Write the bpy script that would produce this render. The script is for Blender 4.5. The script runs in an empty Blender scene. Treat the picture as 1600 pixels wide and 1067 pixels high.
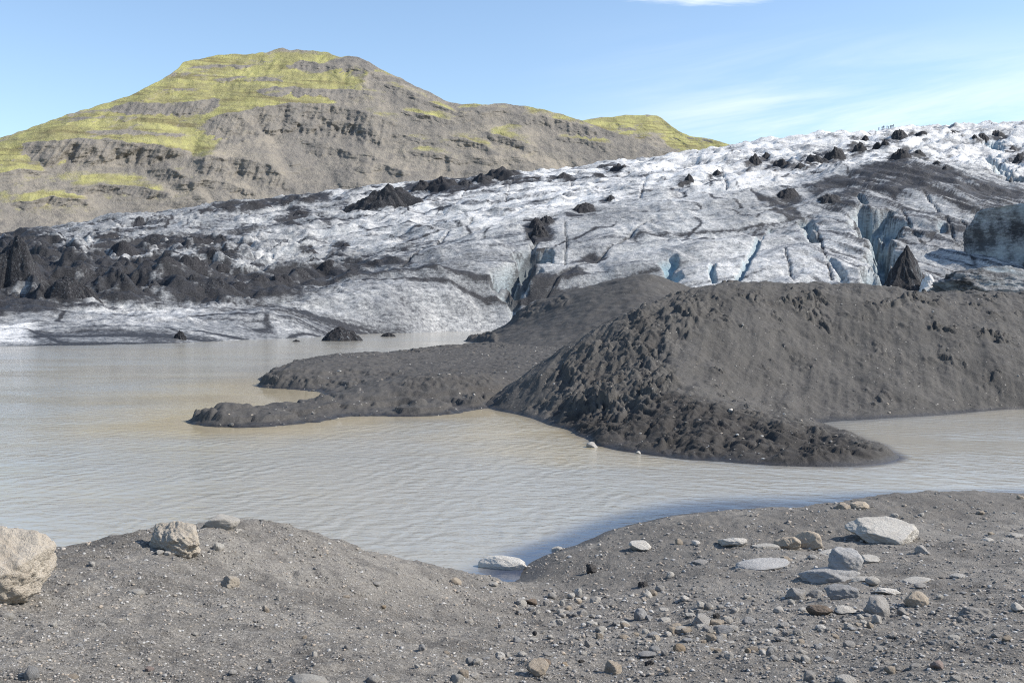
import bpy, bmesh, math, random
import numpy as np
from mathutils import Vector, Matrix

random.seed(7)
C = bpy.context.scene.collection
F = 1600.0            # focal length in photo pixels (36 mm lens on a 36 mm sensor)
HZ = 480.0            # photo row of the horizon
H = 6.0               # eye height above the lake

# ------------------------------------------------------------------ numpy noise
def _h(ix, iy, s):
    n = (ix.astype(np.int64) * 374761393 + iy.astype(np.int64) * 668265263 + s * 974634777) & 0xFFFFFFFF
    n = ((n ^ (n >> 13)) * 1274126177) & 0xFFFFFFFF
    n = ((n ^ (n >> 16)) * 2246822519) & 0xFFFFFFFF
    return (n ^ (n >> 15)) & 0xFFFFFFFF
def perlin(x, y, s=0):
    x = np.asarray(x, float); y = np.asarray(y, float)
    ix = np.floor(x); iy = np.floor(y); fx = x - ix; fy = y - iy
    u = fx*fx*fx*(fx*(fx*6-15)+10); v = fy*fy*fy*(fy*(fy*6-15)+10)
    def g(ox, oy):
        a = _h(ix+ox, iy+oy, s) * (2*math.pi/4294967296.0)
        return np.cos(a)*(fx-ox) + np.sin(a)*(fy-oy)
    a = g(0,0); b = g(1,0); c = g(0,1); d = g(1,1)
    return ((a*(1-u)+b*u)*(1-v) + (c*(1-u)+d*u)*v) * 1.5
def fbm(x, y, o=5, s=0, gain=.5, lac=2.03):
    t = 0; a = 1.0; n = 0
    for i in range(o):
        t = t + a*perlin(x, y, s+i*17); n += a
        x = x*lac+13.7; y = y*lac+7.1; a *= gain
    return t
def ridged(x, y, o=5, s=0, gain=.5, lac=2.1):
    t = 0; a = 1.0
    for i in range(o):
        t = t + a*(1-2*np.abs(perlin(x, y, s+i*31))); x = x*lac+3.3; y = y*lac+9.2; a *= gain
    return t
def worley(x, y, s=0):
    ix = np.floor(x); iy = np.floor(y)
    f1 = np.full(np.shape(x), 9.0); f2 = f1.copy(); idv = np.zeros(np.shape(x))
    for oy in (-1,0,1):
        for ox in (-1,0,1):
            h = _h(ix+ox, iy+oy, s); h2 = _h(ix+ox, iy+oy, s+77)
            dx = ix+ox+h/4294967296.0-x; dy = iy+oy+h2/4294967296.0-y
            d = np.sqrt(dx*dx+dy*dy)
            nf = d < f1
            f2 = np.where(nf, f1, np.minimum(f2, d))
            idv = np.where(nf, _h(ix+ox, iy+oy, s+5)/4294967296.0, idv)
            f1 = np.where(nf, d, f1)
    return f1, f2, idv
def sst(a, b, x):
    t = np.clip((x-a)/(b-a), 0, 1); return t*t*(3-2*t)
def seg_dist(px, py, pts, closed=False):
    d = np.full(np.shape(px), 1e9)
    P = list(pts) + ([pts[0]] if closed else [])
    for (x0,y0),(x1,y1) in zip(P[:-1], P[1:]):
        vx, vy = x1-x0, y1-y0
        t = np.clip(((px-x0)*vx+(py-y0)*vy)/(vx*vx+vy*vy+1e-9), 0, 1)
        d = np.minimum(d, np.hypot(px-x0-t*vx, py-y0-t*vy))
    return d
def poly_sd(px, py, pts):
    d = seg_dist(px, py, pts, True)
    ins = np.zeros(np.shape(px), bool)
    n = len(pts)
    for i in range(n):
        x0,y0 = pts[i]; x1,y1 = pts[(i+1)%n]
        if y0 == y1: continue
        c = ((y0 > py) != (y1 > py)) & (px < (x1-x0)*(py-y0)/(y1-y0)+x0)
        ins ^= c
    return np.where(ins, d, -d)
class TPS:
    def __init__(self, pts, vals, lam=0.0):
        self.p = np.array(pts, float); v = np.array(vals, float); n = len(v)
        K = self._k(self.p, self.p) + lam*np.eye(n)
        P = np.hstack([np.ones((n,1)), self.p])
        A = np.zeros((n+3, n+3)); A[:n,:n] = K; A[:n,n:] = P; A[n:,:n] = P.T
        self.w = np.linalg.solve(A, np.concatenate([v, np.zeros(3)]))
    def _k(self, a, b):
        r2 = ((a[:,None,:]-b[None])**2).sum(2)
        return r2*np.log(r2+1e-9)*.5
    def __call__(self, x, y):
        sh = np.shape(x); q = np.stack([np.ravel(x), np.ravel(y)], 1).astype(float); out = np.empty(len(q)); n = len(self.p)
        for i in range(0, len(q), 40000):
            c = q[i:i+40000]
            out[i:i+40000] = self._k(c, self.p) @ self.w[:n] + self.w[n] + c @ self.w[n+1:]
        return out.reshape(sh)
def wl(px, py):                       # a point of the water line -> X, Y, 0
    D = F*H/(py-HZ); return ((px-800)/F*D, D, 0.0)
def at(px, py, D):                    # a point at depth D -> X, Y, Z
    return ((px-800)/F*D, D, H-(py-HZ)/F*D)
def sk(px, D, z): return ((px-800)/F*D, D, z)

# ------------------------------------------------------------------ mesh helpers
def tag(o, label=None, cat=None, group=None, kind=None):
    if label: o['label'] = label
    if cat: o['category'] = cat
    if group: o['group'] = group
    if kind: o['kind'] = kind
    return o
def raw_mesh(name, co, quads, smooth=True, attrs=None):
    me = bpy.data.meshes.new(name)
    co = np.ascontiguousarray(co, np.float32).reshape(-1,3); q = np.ascontiguousarray(quads, np.int32)
    k = q.shape[1]; nf = len(q)
    me.vertices.add(len(co)); me.vertices.foreach_set('co', co.ravel())
    me.loops.add(nf*k); me.loops.foreach_set('vertex_index', q.ravel())
    me.polygons.add(nf); me.polygons.foreach_set('loop_start', np.arange(0, nf*k, k, dtype=np.int32))
    me.polygons.foreach_set('use_smooth', np.full(nf, smooth))
    for n, a in (attrs or {}).items():
        at_ = me.attributes.new(n, 'FLOAT', 'POINT'); at_.data.foreach_set('value', np.ascontiguousarray(a, np.float32).ravel())
    me.update(calc_edges=True); me.validate()
    return me
def grid_quads(r, c, keep=None):
    i = np.arange(r*c).reshape(r, c)
    q = np.stack([i[:-1,:-1], i[:-1,1:], i[1:,1:], i[1:,:-1]], -1).reshape(-1,4)
    return q
def grid_obj(name, X, Y, Z, mat, attrs=None, keep=None):
    r, c = X.shape; q = grid_quads(r, c)
    co = np.stack([X, Y, Z], -1).reshape(-1,3)
    if keep is not None:              # drop faces wholly outside
        kf = keep.reshape(-1)[q].any(1); q = q[kf]
        used = np.zeros(len(co), bool); used[q.ravel()] = True
        remap = np.cumsum(used)-1; q = remap[q]; co = co[used]
        attrs = {k: np.ravel(v)[used] for k, v in (attrs or {}).items()}
    me = raw_mesh(name, co, q, True, attrs)
    me.materials.append(mat)
    o = bpy.data.objects.new(name, me); C.objects.link(o); return o
def grid_normals(X, Y, Z):
    P = np.stack([X, Y, Z], -1)
    du = np.gradient(P, axis=1); dv = np.gradient(P, axis=0)
    n = np.cross(du, dv); return n/(np.linalg.norm(n, axis=-1, keepdims=True)+1e-9)

# ------------------------------------------------------------------ node helper
class NT:
    def __init__(self, name):
        self.m = bpy.data.materials.new(name); self.m.use_nodes = True
        self.t = self.m.node_tree; self.t.nodes.clear()
        self.out = self.t.nodes.new('ShaderNodeOutputMaterial')
        self.b = self.t.nodes.new('ShaderNodeBsdfPrincipled')
        self.t.links.new(self.b.outputs[0], self.out.inputs[0])
    def n(self, typ, ins=None, **kw):
        nd = self.t.nodes.new(typ)
        for k, v in kw.items(): setattr(nd, k, v)
        for k, v in (ins or {}).items(): self.set(nd.inputs[k], v)
        return nd
    def set(self, sock, v):
        if isinstance(v, bpy.types.NodeSocket): self.t.links.new(v, sock)
        elif isinstance(v, bpy.types.Node): self.t.links.new(v.outputs[0], sock)
        else: sock.default_value = v
    def bsdf(self, **k):
        for a, v in k.items(): self.set(self.b.inputs[a.replace('_',' ')], v)
    def pos(self): return self.n('ShaderNodeNewGeometry').outputs['Position']
    def obj(self): return self.n('ShaderNodeTexCoord').outputs['Object']
    def scale(self, v, s, rot=(0,0,0)):
        return self.n('ShaderNodeMapping', {'Vector': v, 'Scale': s, 'Rotation': rot}).outputs[0]
    def noise(self, v, sc, det=6, rough=.55, dist=0):
        return self.n('ShaderNodeTexNoise', {'Vector': v, 'Scale': sc, 'Detail': det, 'Roughness': rough, 'Distortion': dist}).outputs[0]
    def vor(self, v, sc, feature='F1'):
        return self.n('ShaderNodeTexVoronoi', {'Vector': v, 'Scale': sc}, feature=feature)
    def ramp(self, f, a, b, lo=0., hi=1.):
        return self.n('ShaderNodeMapRange', {'Value': f, 'From Min': a, 'From Max': b, 'To Min': lo, 'To Max': hi}, interpolation_type='SMOOTHSTEP').outputs[0]
    def mix(self, f, a, b, bt='MIX'):
        nd = self.n('ShaderNodeMix', data_type='RGBA', blend_type=bt)
        self.set(nd.inputs[0], f); self.set(nd.inputs[6], a); self.set(nd.inputs[7], b)
        return nd.outputs[2]
    def math(self, op, a, b=0., c=None, clamp=False):
        nd = self.n('ShaderNodeMath', operation=op, use_clamp=clamp)
        self.set(nd.inputs[0], a); self.set(nd.inputs[1], b)
        if c is not None: self.set(nd.inputs[2], c)
        return nd.outputs[0]
    def attr(self, n): return self.n('ShaderNodeAttribute', attribute_name=n).outputs['Fac']
    def bump(self, h, dist, st=1., nrm=None):
        i = {'Height': h, 'Distance': dist, 'Strength': st}
        if nrm is not None: i['Normal'] = nrm
        return self.n('ShaderNodeBump', i).outputs[0]
def rgb(r, g, b): return (r, g, b, 1)

# ------------------------------------------------------------------ materials
def mat_sand(name, base, dark, pale, speck, spk_scale, wet=True, fine=90.):
    k = NT(name); P = k.pos()
    big = k.noise(P, .35, 5, .6); mid = k.noise(P, 2.2, 8, .65); fin = k.noise(P, fine*.25, 8, .75)
    col = k.mix(k.ramp(big, .35, .65), base, dark)
    col = k.mix(k.ramp(mid, .35, .7, 0, .6), col, dark)
    col = k.mix(k.ramp(fin, .4, .72, 0, .55), col, pale)
    v = k.vor(P, spk_scale); rv = k.n('ShaderNodeSeparateColor', {'Color': v.outputs['Color']})
    inside = k.math('MULTIPLY', k.ramp(v.outputs['Distance'], .42, .25), k.ramp(rv.outputs[0], 1-speck, 1-speck*.5))
    pc = k.mix(rv.outputs[1], pale, rgb(.34,.32,.29))
    col = k.mix(inside, col, pc)
    v2 = k.vor(P, spk_scale*2.6); rv2 = k.n('ShaderNodeSeparateColor', {'Color': v2.outputs['Color']})
    in2 = k.math('MULTIPLY', k.ramp(v2.outputs['Distance'], .45, .25), k.ramp(rv2.outputs[0], 1-speck*1.3, 1-speck*.6))
    col = k.mix(k.math('MULTIPLY', in2, .8), col, k.mix(rv2.outputs[1], dark, pale))
    f3 = k.noise(P, fine*.55, 3, .75)
    col = k.mix(k.ramp(f3, .54, .66, 0, .55), col, pale); col = k.mix(k.ramp(f3, .46, .36, 0, .6), col, rgb(*[c*.45 for c in dark[:3]]))
    dm = k.attr('damp_shade'); col = k.mix(k.math('MULTIPLY', dm, .62), col, rgb(.030,.027,.025))  # damp sand, on the mound also painted shade, darkens the colour
    rough = .95
    if wet:
        z = k.n('ShaderNodeSeparateXYZ', {'Vector': P}).outputs[2]
        zz = k.math('ADD', z, k.math('MULTIPLY', k.math('SUBTRACT', k.noise(P, .8, 4), .5), .18))
        w = k.ramp(zz, .22, .06)
        col = k.mix(k.math('MULTIPLY', w, .62), col, rgb(.022,.021,.022))
        rough = k.math('SUBTRACT', .95, k.math('MULTIPLY', w, .45))
    h = k.math('ADD', k.math('MULTIPLY', k.math('ADD', fin, k.math('MULTIPLY', f3, .5)), .6), k.math('ADD', k.math('MULTIPLY', inside, .5), k.math('MULTIPLY', mid, 1.2)))
    k.bsdf(Base_Color=col, Roughness=rough, Normal=k.bump(h, .06, .9)); k.b.inputs['Specular IOR Level'].default_value = .25
    return k.m
def mat_stone(name, rough_dark=.5):
    k = NT(name); O = k.obj()
    oi = k.n('ShaderNodeObjectInfo'); base = oi.outputs['Color']
    off = k.n('ShaderNodeVectorMath', {0: O}, operation='ADD'); k.set(off.inputs[1], k.n('ShaderNodeCombineXYZ', {0: k.math('MULTIPLY', oi.outputs['Random'], 37.), 1: 3., 2: 1.}).outputs[0])
    P = off.outputs[0]
    a = k.noise(P, 1.6, 7, .65); b = k.noise(P, 9., 6, .7); c = k.noise(P, 30., 4, .7)
    col = k.mix(k.ramp(a, .35, .7, 0, .45), base, k.mix(1., base, rgb(.68,.64,.60), 'MULTIPLY'))
    col = k.mix(k.ramp(b, .5, .75, 0, .5), col, rgb(.54,.51,.47))
    col = k.mix(k.ramp(c, .60, .78, 0, .5), col, rgb(.13,.12,.11))
    h = k.math('ADD', k.math('MULTIPLY', b, .6), k.math('MULTIPLY', c, .35))
    k.bsdf(Base_Color=col, Roughness=.9, Normal=k.bump(h, .12, .8)); k.b.inputs['Specular IOR Level'].default_value = .2
    return k.m
def mat_pebbles(name):
    k = NT(name); P = k.pos(); t = k.attr('tone')
    cr = k.n('ShaderNodeValToRGB', {'Fac': t})
    e = cr.color_ramp.elements; e[0].color = rgb(.09,.085,.08); e[1].color = rgb(.46,.435,.395)
    for p, c in ((.35, rgb(.17,.16,.145)), (.62, rgb(.27,.255,.235)), (.8, rgb(.36,.30,.235)), (.86, rgb(.40,.395,.38))):
        x = e.new(p); x.color = c
    col = k.mix(k.ramp(k.noise(P, 60., 4, .7), .4, .7, 0, .5), cr.outputs[0], rgb(.12,.115,.11))
    k.bsdf(Base_Color=col, Roughness=.9); k.b.inputs['Specular IOR Level'].default_value = .2
    return k.m
def mat_water():
    k = NT('water'); P = k.pos()
    def wave(rot, sc, dist):
        v = k.scale(P, (1,1,1), (0,0,math.radians(rot)))
        return k.n('ShaderNodeTexWave', {'Vector': v, 'Scale': sc, 'Distortion': dist, 'Detail': 3., 'Detail Scale': 1.1, 'Detail Roughness': .6}, wave_type='BANDS', bands_direction='X', wave_profile='SIN').outputs['Fac']
    xs = k.n('ShaderNodeSeparateXYZ', {'Vector': P}).outputs[0]
    wl_ = k.ramp(k.math('ADD', xs, k.math('MULTIPLY', k.noise(P, .15, 2), 5.)), 3., 11.)
    wv = k.mix(wl_, wave(22, .40, 10.), wave(-47, .34, 10.))
    w2 = k.noise(k.scale(P, (1.,2.2,1), (0,0,math.radians(20))), 1.1, 4, .6, .5); w3 = k.noise(P, 7., 2, .6)
    gust = k.ramp(k.noise(k.scale(P, (.05,.10,1), (0,0,.4)), 1., 4), .36, .60, .22, 1.)
    h = k.math('ADD', k.math('MULTIPLY', wv, k.ramp(k.noise(P, .35, 4), .3, .7, .003, .019)), k.math('ADD', k.math('MULTIPLY', w2, .065), k.math('MULTIPLY', w3, .006)))
    h = k.math('MULTIPLY', h, k.math('MULTIPLY', gust, k.math('SUBTRACT', 1., k.math('MULTIPLY', k.attr('calm'), .85))))
    silt = k.noise(k.scale(P, (.03,.05,1)), 1., 5, .6, .5)
    col = k.mix(k.ramp(silt, .35, .65), rgb(.345,.318,.26), rgb(.32,.31,.275)); col = k.mix(k.attr('silt'), col, rgb(.385,.325,.215))
    shal = k.attr('shallow'); col = k.mix(k.math('MULTIPLY', shal, .9), col, rgb(.022,.036,.075)); h = k.math('MULTIPLY', h, k.math('SUBTRACT', 1., k.math('MULTIPLY', shal, .75)))  # dark shallows, with blue sky reflection painted into the water colour
    k.bsdf(Base_Color=col, Roughness=.12, IOR=1.45, Normal=k.bump(h, 1., 1.))
    return k.m
def mat_ice():
    k = NT('glacier_ice'); P = k.pos()
    dirt = k.attr('dirt'); blue = k.attr('blue'); clean_lit = k.attr('clean_lit')
    pf = k.scale(P, (1.,.8,2.2)); 
    sp = k.noise(pf, .55, 9, .78); fl = k.noise(k.scale(P, (.3,.3,1.6), (0,math.radians(14),0)), .8, 7, .72, 1.2); pat = k.noise(P, .045, 7, .62)
    grain = k.noise(P, 3.2, 4, .7)
    ice = k.mix(k.ramp(pat, .35, .68), rgb(.60,.595,.575), rgb(.44,.437,.425))
    ice = k.mix(k.math('MULTIPLY', clean_lit, .9), ice, rgb(.80,.79,.77))
    ice = k.mix(k.math('MULTIPLY', blue, .9), ice, rgb(.27,.42,.49))
    s = k.math('ADD', k.math('MULTIPLY', k.math('SUBTRACT', sp, .5), 2.0), k.math('MULTIPLY', k.math('SUBTRACT', fl, .5), 1.3))
    s = k.math('ADD', s, k.math('MULTIPLY', k.math('SUBTRACT', pat, .5), 1.2))
    s = k.math('ADD', s, k.math('MULTIPLY', k.math('SUBTRACT', grain, .5), 1.0))
    s = k.math('ADD', s, k.math('MULTIPLY', k.math('SUBTRACT', k.noise(P, 1.1, 3, .6), .5), 1.2))
    thr = k.math('ADD', s, k.math('SUBTRACT', k.math('MULTIPLY', dirt, 2.2), k.math('MULTIPLY', clean_lit, .25)))
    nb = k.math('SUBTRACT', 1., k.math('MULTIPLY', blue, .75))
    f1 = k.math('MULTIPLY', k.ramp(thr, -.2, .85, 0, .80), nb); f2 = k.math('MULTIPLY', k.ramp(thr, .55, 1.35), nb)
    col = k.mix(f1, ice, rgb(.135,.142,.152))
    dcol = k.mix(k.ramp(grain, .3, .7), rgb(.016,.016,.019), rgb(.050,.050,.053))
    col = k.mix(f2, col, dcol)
    h = k.math('ADD', k.math('MULTIPLY', sp, 1.2), k.math('ADD', k.math('MULTIPLY', fl, .7), k.math('MULTIPLY', grain, .25)))
    k.bsdf(Base_Color=col, Roughness=.6, Normal=k.bump(h, .9, .75)); k.b.inputs['Specular IOR Level'].default_value = .3
    return k.m
def mat_ash(name='volcanic_ash', icy=0.):
    k = NT(name); P = k.pos()
    a = k.noise(P, .5, 8, .7); b = k.noise(P, 2.5, 5, .75)
    col = k.mix(k.ramp(b, .35, .7), rgb(.018,.018,.021), rgb(.058,.057,.060))
    if icy:
        st = k.noise(k.scale(k.obj(), (2.6,2.6,.5)), 1.8, 7, .7, .4)
        col = k.mix(k.ramp(st, .66-icy*.2, .86-icy*.2), col, rgb(.30,.32,.335))
    k.bsdf(Base_Color=col, Roughness=.85, Normal=k.bump(k.math('ADD', a, b), .5, .8)); k.b.inputs['Specular IOR Level'].default_value = .25
    return k.m
def mat_rock():
    k = NT('mountain_rock'); P = k.pos(); moss = k.attr('moss'); cl = k.attr('cliff')
    pat = k.noise(P, .012, 8, .65); fin = k.noise(P, .12, 8, .75); st = k.noise(k.scale(P, (.10,.10,.012)), 1., 7, .7, .3)
    band = k.noise(k.scale(P, (.006,.006,.12)), 1., 6, .7, .5)
    col = k.mix(k.ramp(pat, .35, .65), rgb(.345,.305,.245), rgb(.235,.215,.185))
    col = k.mix(k.ramp(band, .42, .7, 0, .5), col, rgb(.165,.155,.145))
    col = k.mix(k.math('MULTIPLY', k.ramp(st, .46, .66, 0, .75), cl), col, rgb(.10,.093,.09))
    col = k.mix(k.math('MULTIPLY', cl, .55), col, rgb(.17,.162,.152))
    col = k.mix(k.ramp(fin, .52, .8, 0, .6), col, rgb(.42,.37,.30))
    col = k.mix(k.ramp(k.noise(P, .3, 5, .8), .60, .76, 0, .4), col, rgb(.10,.092,.085))
    mc = k.mix(k.ramp(k.noise(P, .03, 7, .7), .38, .62), rgb(.385,.37,.145), rgb(.245,.23,.11))
    mc = k.mix(k.ramp(fin, .45, .7, 0, .6), mc, rgb(.40,.385,.20))
    mc = k.mix(k.ramp(k.noise(k.scale(P, (.012,.012,.11)), 1., 6, .7, .6), .46, .66, 0, .75), mc, rgb(.135,.112,.06))
    m = k.math('ADD', moss, k.math('MULTIPLY', k.math('SUBTRACT', k.noise(P, .07, 8, .8), .5), 1.15))
    col = k.mix(k.ramp(m, .28, .72, 0, .92), col, mc)
    h = k.math('ADD', fin, k.math('ADD', k.math('MULTIPLY', k.noise(P, .45, 5, .7), .4), k.math('MULTIPLY', st, .5)))
    k.bsdf(Base_Color=col, Roughness=.95, Normal=k.bump(h, 5., .8)); k.b.inputs['Specular IOR Level'].default_value = .1
    return k.m
def mat_plain(name, c, r=.8):
    k = NT(name); P = k.obj()
    col = k.mix(k.ramp(k.noise(P, 6., 4), .3, .7), rgb(*c), rgb(*[v*.7 for v in c])); k.bsdf(Base_Color=col, Roughness=r); return k.m

M_FG = mat_sand('foreground_gravel', rgb(.205,.190,.168), rgb(.118,.108,.096), rgb(.40,.375,.335), .09, 26., True)
M_MD = mat_sand('mound_gravel', rgb(.086,.081,.075), rgb(.054,.051,.047), rgb(.140,.132,.121), .04, 7., True, 60.)
M_SP = mat_sand('spit_sand', rgb(.080,.076,.071), rgb(.055,.052,.049), rgb(.115,.109,.102), .03, 5., True, 40.)
M_ST = mat_stone('stone'); M_PB = mat_pebbles('pebbles'); M_WA = mat_water(); M_IC = mat_ice()
M_AS = mat_ash(); M_AI = mat_ash('ash_over_ice', .55); M_RK = mat_rock()

# ------------------------------------------------------------------ mountain and hill (sheets of rock with strata)
def interp(pts, x): 
    a = np.array(pts, float); return np.interp(x, a[:,0], a[:,1])
def smooth1(y, n):
    k = np.hanning(n*2+1); k /= k.sum(); return np.convolve(np.pad(y, n, mode='edge'), k, 'valid')
def cliffm(px, py):
    m = 0*px
    for pts, a in (([(40,222),(120,218),(250,222),(310,238),(300,262),(200,268),(60,262)], .8), ([(430,178),(520,150),(600,128),(660,160),(720,205),(740,262),(600,275),(500,262),(430,225)], .75), ([(800,180),(900,192),(960,212),(900,222),(800,205)], .6), ([(250,270),(420,268),(470,300),(330,312),(250,300)], .5)):
        m = np.maximum(m, a*sst(-10, 10, poly_sd(px, py, pts)))
    return m
LEDGES = [ # lip of a cliff (photo points) and its height
 ([(170,167),(215,160),(260,162),(310,158),(350,154)], 17), ([(78,188),(110,186),(160,181),(220,183)], 6), ([(20,226),(55,221),(120,217),(190,221),(240,226),(310,238)], 36),
 ([(395,143),(430,136),(470,136),(520,141),(565,148)], 13), ([(505,139),(550,140),(605,147)], 5), ([(305,194),(345,180),(400,169),(455,161),(520,164),(570,176),(640,200)], 46),
 ([(295,252),(330,246),(380,248),(420,256),(455,285)], 30), ([(625,172),(660,178),(710,190)], 6), ([(448,98),(480,95),(515,102)], 9), ([(528,92),(550,87),(590,102)], 11), ([(236,266),(262,262),(292,276)], 16),
 ([(590,214),(620,210),(665,220)], 6), ([(750,205),(800,216),(840,232)], 12), ([(0,270),(30,264),(70,268)], 7), ([(815,180),(850,182),(905,194),(940,207)], 16), ([(715,170),(760,168),(800,170)], 6), ([(870,214),(910,218),(960,228)], 9),
 ([(100,296),(160,288),(220,292),(270,304)], 14), ([(20,318),(80,308),(140,314)], 12), ([(480,236),(520,230),(560,238),(600,250)], 12), ([(640,236),(690,240),(730,252)], 9), ([(330,126),(370,119),(420,121),(445,127)], 6), ([(225,146),(270,138),(330,138)], 5), ([(300,104),(345,100),(390,102)], 5), ([(130,205),(200,203),(290,210)], 6), ([(700,212),(745,222),(780,240)], 9), ([(640,150),(690,166),(720,180)], 5), ([(280,283),(340,282),(400,300)], 10), ([(555,262),(590,256),(640,266)], 9), ([(600,130),(640,142),(675,156)],6)]
def ledge_fields(px, py, X, Z, dm):
    off = 0*px; face = 0*px; lip = 0*px
    wy_ = 2.2*fbm(X/14., Z/30., 4, 201)
    for pts, h in LEDGES:
        a = np.array(pts, float); h = h*1.0
        m = (px > a[0,0]-12) & (px < a[-1,0]+12) & (py > a[:,1].min()-2.4*h-8) & (py < a[:,1].max()+h+10)
        x = px[m]; yt = np.interp(x, a[:,0], a[:,1])+wy_[m]*min(1., h/9.)
        end = sst(a[0,0]-12, a[0,0]+.22*(a[-1,0]-a[0,0]), x)*sst(a[-1,0]+12, a[-1,0]-.22*(a[-1,0]-a[0,0]), x); hh = h*(.35+.65*end)*(1+.25*wy_[m]/2.2)
        u = (yt+hh-py[m])/hh
        tri = np.where(u < 1, np.clip(u, 0, 1), np.clip(1-(u-1)/1.5, 0, 1))*end
        off[m] = np.minimum(off[m], -tri*h*.62*dm)
        face[m] = np.maximum(face[m], min(1., .4+h/26.)*sst(-.12, .05, u)*sst(1.06, .96, u)*sst(.1, .5, end)); lip[m] = np.maximum(lip[m], sst(.98, 1.1, u)*sst(2.6, 1.5, u)*end)
    return off, face, lip
def rock_sheet(name, sky, bottom, px0, px1, D0, slope, mossf, seed, cols=860, rows=460, per=46.):
    px = np.linspace(px0, px1, cols)
    top = smooth1(interp(sky, px), 3)
    top = top + 1.6*fbm(px/22., px*0+seed, 5, seed) 
    bot = interp(bottom, px)
    t = np.linspace(0, 1, rows)[:,None]
    PX = np.repeat(px[None], rows, 0); PY = bot[None]*(1-t) + top[None]*t
    e = (HZ-PY)/F
    d0 = D0(PX)
    Db = d0/(1-slope*np.maximum(e, 0))
    X = (PX-800)/F*Db; Z = H + Db*e
    wv = fbm(X/260., Z/190., 4, seed+3)
    w = Z/per + 1.6*wv - X*.0036 + .25*fbm(X/40., Z/40., 3, seed+9)
    f = w - np.floor(w); idb = np.floor(w)
    strong = .15+.85*sst(-.25, .45, perlin(X/170.+idb*7.3, idb*3.1, seed+5))
    S = sst(.52, .96, f)
    off = per*slope*.50*(S-f)*strong
    if seed == 3:
        lo, face, lip = ledge_fields(PX, PY, X, Z, 1.05)
    else: lo, face, lip = 0, 0*X, 0*X
    off = off*.42 + lo
    # broad buttresses and gullies
    off = off - 24*fbm(X/230., Z/330., 3, seed+11) - 4.2*ridged((X+.5*Z)/75.+.3*wv, Z/110., 3, seed+21) - 1.5*fbm(X/24., Z/13., 5, seed+33, .6) - 1.8*face*ridged(X/9., Z/80., 3, seed+36) - .9*ridged(X/13.+.5*wv, Z/70., 4, seed+35)*cliffm(PX, PY)
    w1, w2, wi = worley(X/17.+.4*perlin(X/9., Z/9., 4), Z/11., seed+8)
    off = off - 1.1*sst(0, .35, w2-w1)*strong*(.3+wi)
    w1, w2, wi = worley(X/46.+.5*perlin(X/20., Z/20., 4), Z/24., seed+18)
    off = off - 1.3*(wi-.5)*sst(0, .12, w2-w1)
    edge = sst(1.0, .93, t)
    D = Db + off*(.25+.75*edge)
    X = (PX-800)/F*D; Z = H + D*e
    n = grid_normals(X, D, Z)
    nz = np.abs(n[...,2])
    ledge = np.maximum(sst(.42, .62, f)*strong*.8, lip)*(1-face)
    moss = mossf(PX, PY, nz, X, Z, ledge)
    mt1 = .6*fbm(X/110.+.6*wv, (Z-.22*X)/17., 5, seed+61, .62)+.7*fbm(X/45., (Z-.3*X)/30., 5, seed+63, .6)
    moss = np.clip(moss*(1+.75*mt1) + .12*lip*(moss > .1) - .85*face, 0, 1)
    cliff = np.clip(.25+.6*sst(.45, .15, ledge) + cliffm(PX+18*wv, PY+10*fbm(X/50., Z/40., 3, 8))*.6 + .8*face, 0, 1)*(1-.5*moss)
    # back of the ridge
    for k, (dd, dz) in enumerate(((60,14),(200,70),(500,230),(900,420))):
        X = np.vstack([X, ((PX[-1]-800)/F*(D[rows-1]+dd))[None]]); Z = np.vstack([Z, (Z[rows-1]-dz)[None]]); 
        moss = np.vstack([moss, moss[-1:]]); cliff = np.vstack([cliff, cliff[-1:]*0])
    DD = np.vstack([D] + [D[rows-1:rows]+dd for dd in (60,200,500,900)])
    return grid_obj(name, X, DD, Z, M_RK, {'moss': moss, 'cliff': cliff})
SKY1 = [(-400,345),(-150,268),(0,216),(60,196),(100,181),(200,151),(240,131),(270,114),(280,106),(284,98),(300,95),(340,86),(380,85),(415,83),(425,79),(440,75),(455,78),(480,79),(510,82),(530,90),(545,87),(560,90),(575,96),(590,106),(605,113),(640,130),(680,149),(700,159),(715,163),(760,163),(790,162),(830,168),(870,176),(910,189),(950,204),(1000,220),(1060,238),(1150,258),(1300,290)]
BOT1 = [(-400,455),(0,440),(500,380),(1000,330),(1300,300)]
def moss1(px, py, nz, X, Z, ledge):
    wob = 15*fbm(X/120., Z/50., 5, 51)
    low = interp([(-400,330),(0,258),(150,240),(300,232),(420,203),(470,172),(530,140),(580,112),(640,118),(700,150),(760,158),(1300,200)], px)
    dd = low-(py+wob)
    up = sst(-22, 8, dd)
    r = up*(.66+.34*ledge+.14*sst(20, 80, dd))*sst(.3,.55,nz)
    lowleft = sst(460, 60, px)*sst(-30, 30, py-low)*(.30+.40*ledge)*sst(370,310,py)
    mid = sst(500,640,px)*(.12+.34*ledge)*sst(290,200,py)
    grey = sst(12, 3, seg_dist(px, py, [(470,104),(500,108),(520,100),(555,95),(575,102)])) + .6*sst(7, 2, seg_dist(px, py, [(415,83),(445,78),(540,88)])) # bare crags near the top
    return np.clip(np.maximum(np.maximum(r, lowleft), mid) - .7*grey, 0, 1)
mt = rock_sheet('mountain', SKY1, BOT1, -400, 1300, lambda p: 1150+.30*(p-400), 1.12, moss1, 3)
tag(mt, 'mossy brown rock mountain with stepped cliffs behind the glacier on the left', 'mountain', kind='structure')
SKY2 = [(800,205),(880,194),(910,188),(940,184),(960,182),(1000,180),(1025,180),(1035,185),(1050,198),(1065,207),(1080,214),(1110,217),(1130,223),(1170,231),(1250,246),(1400,262)]
BOT2 = [(800,330),(1400,300)]
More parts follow.
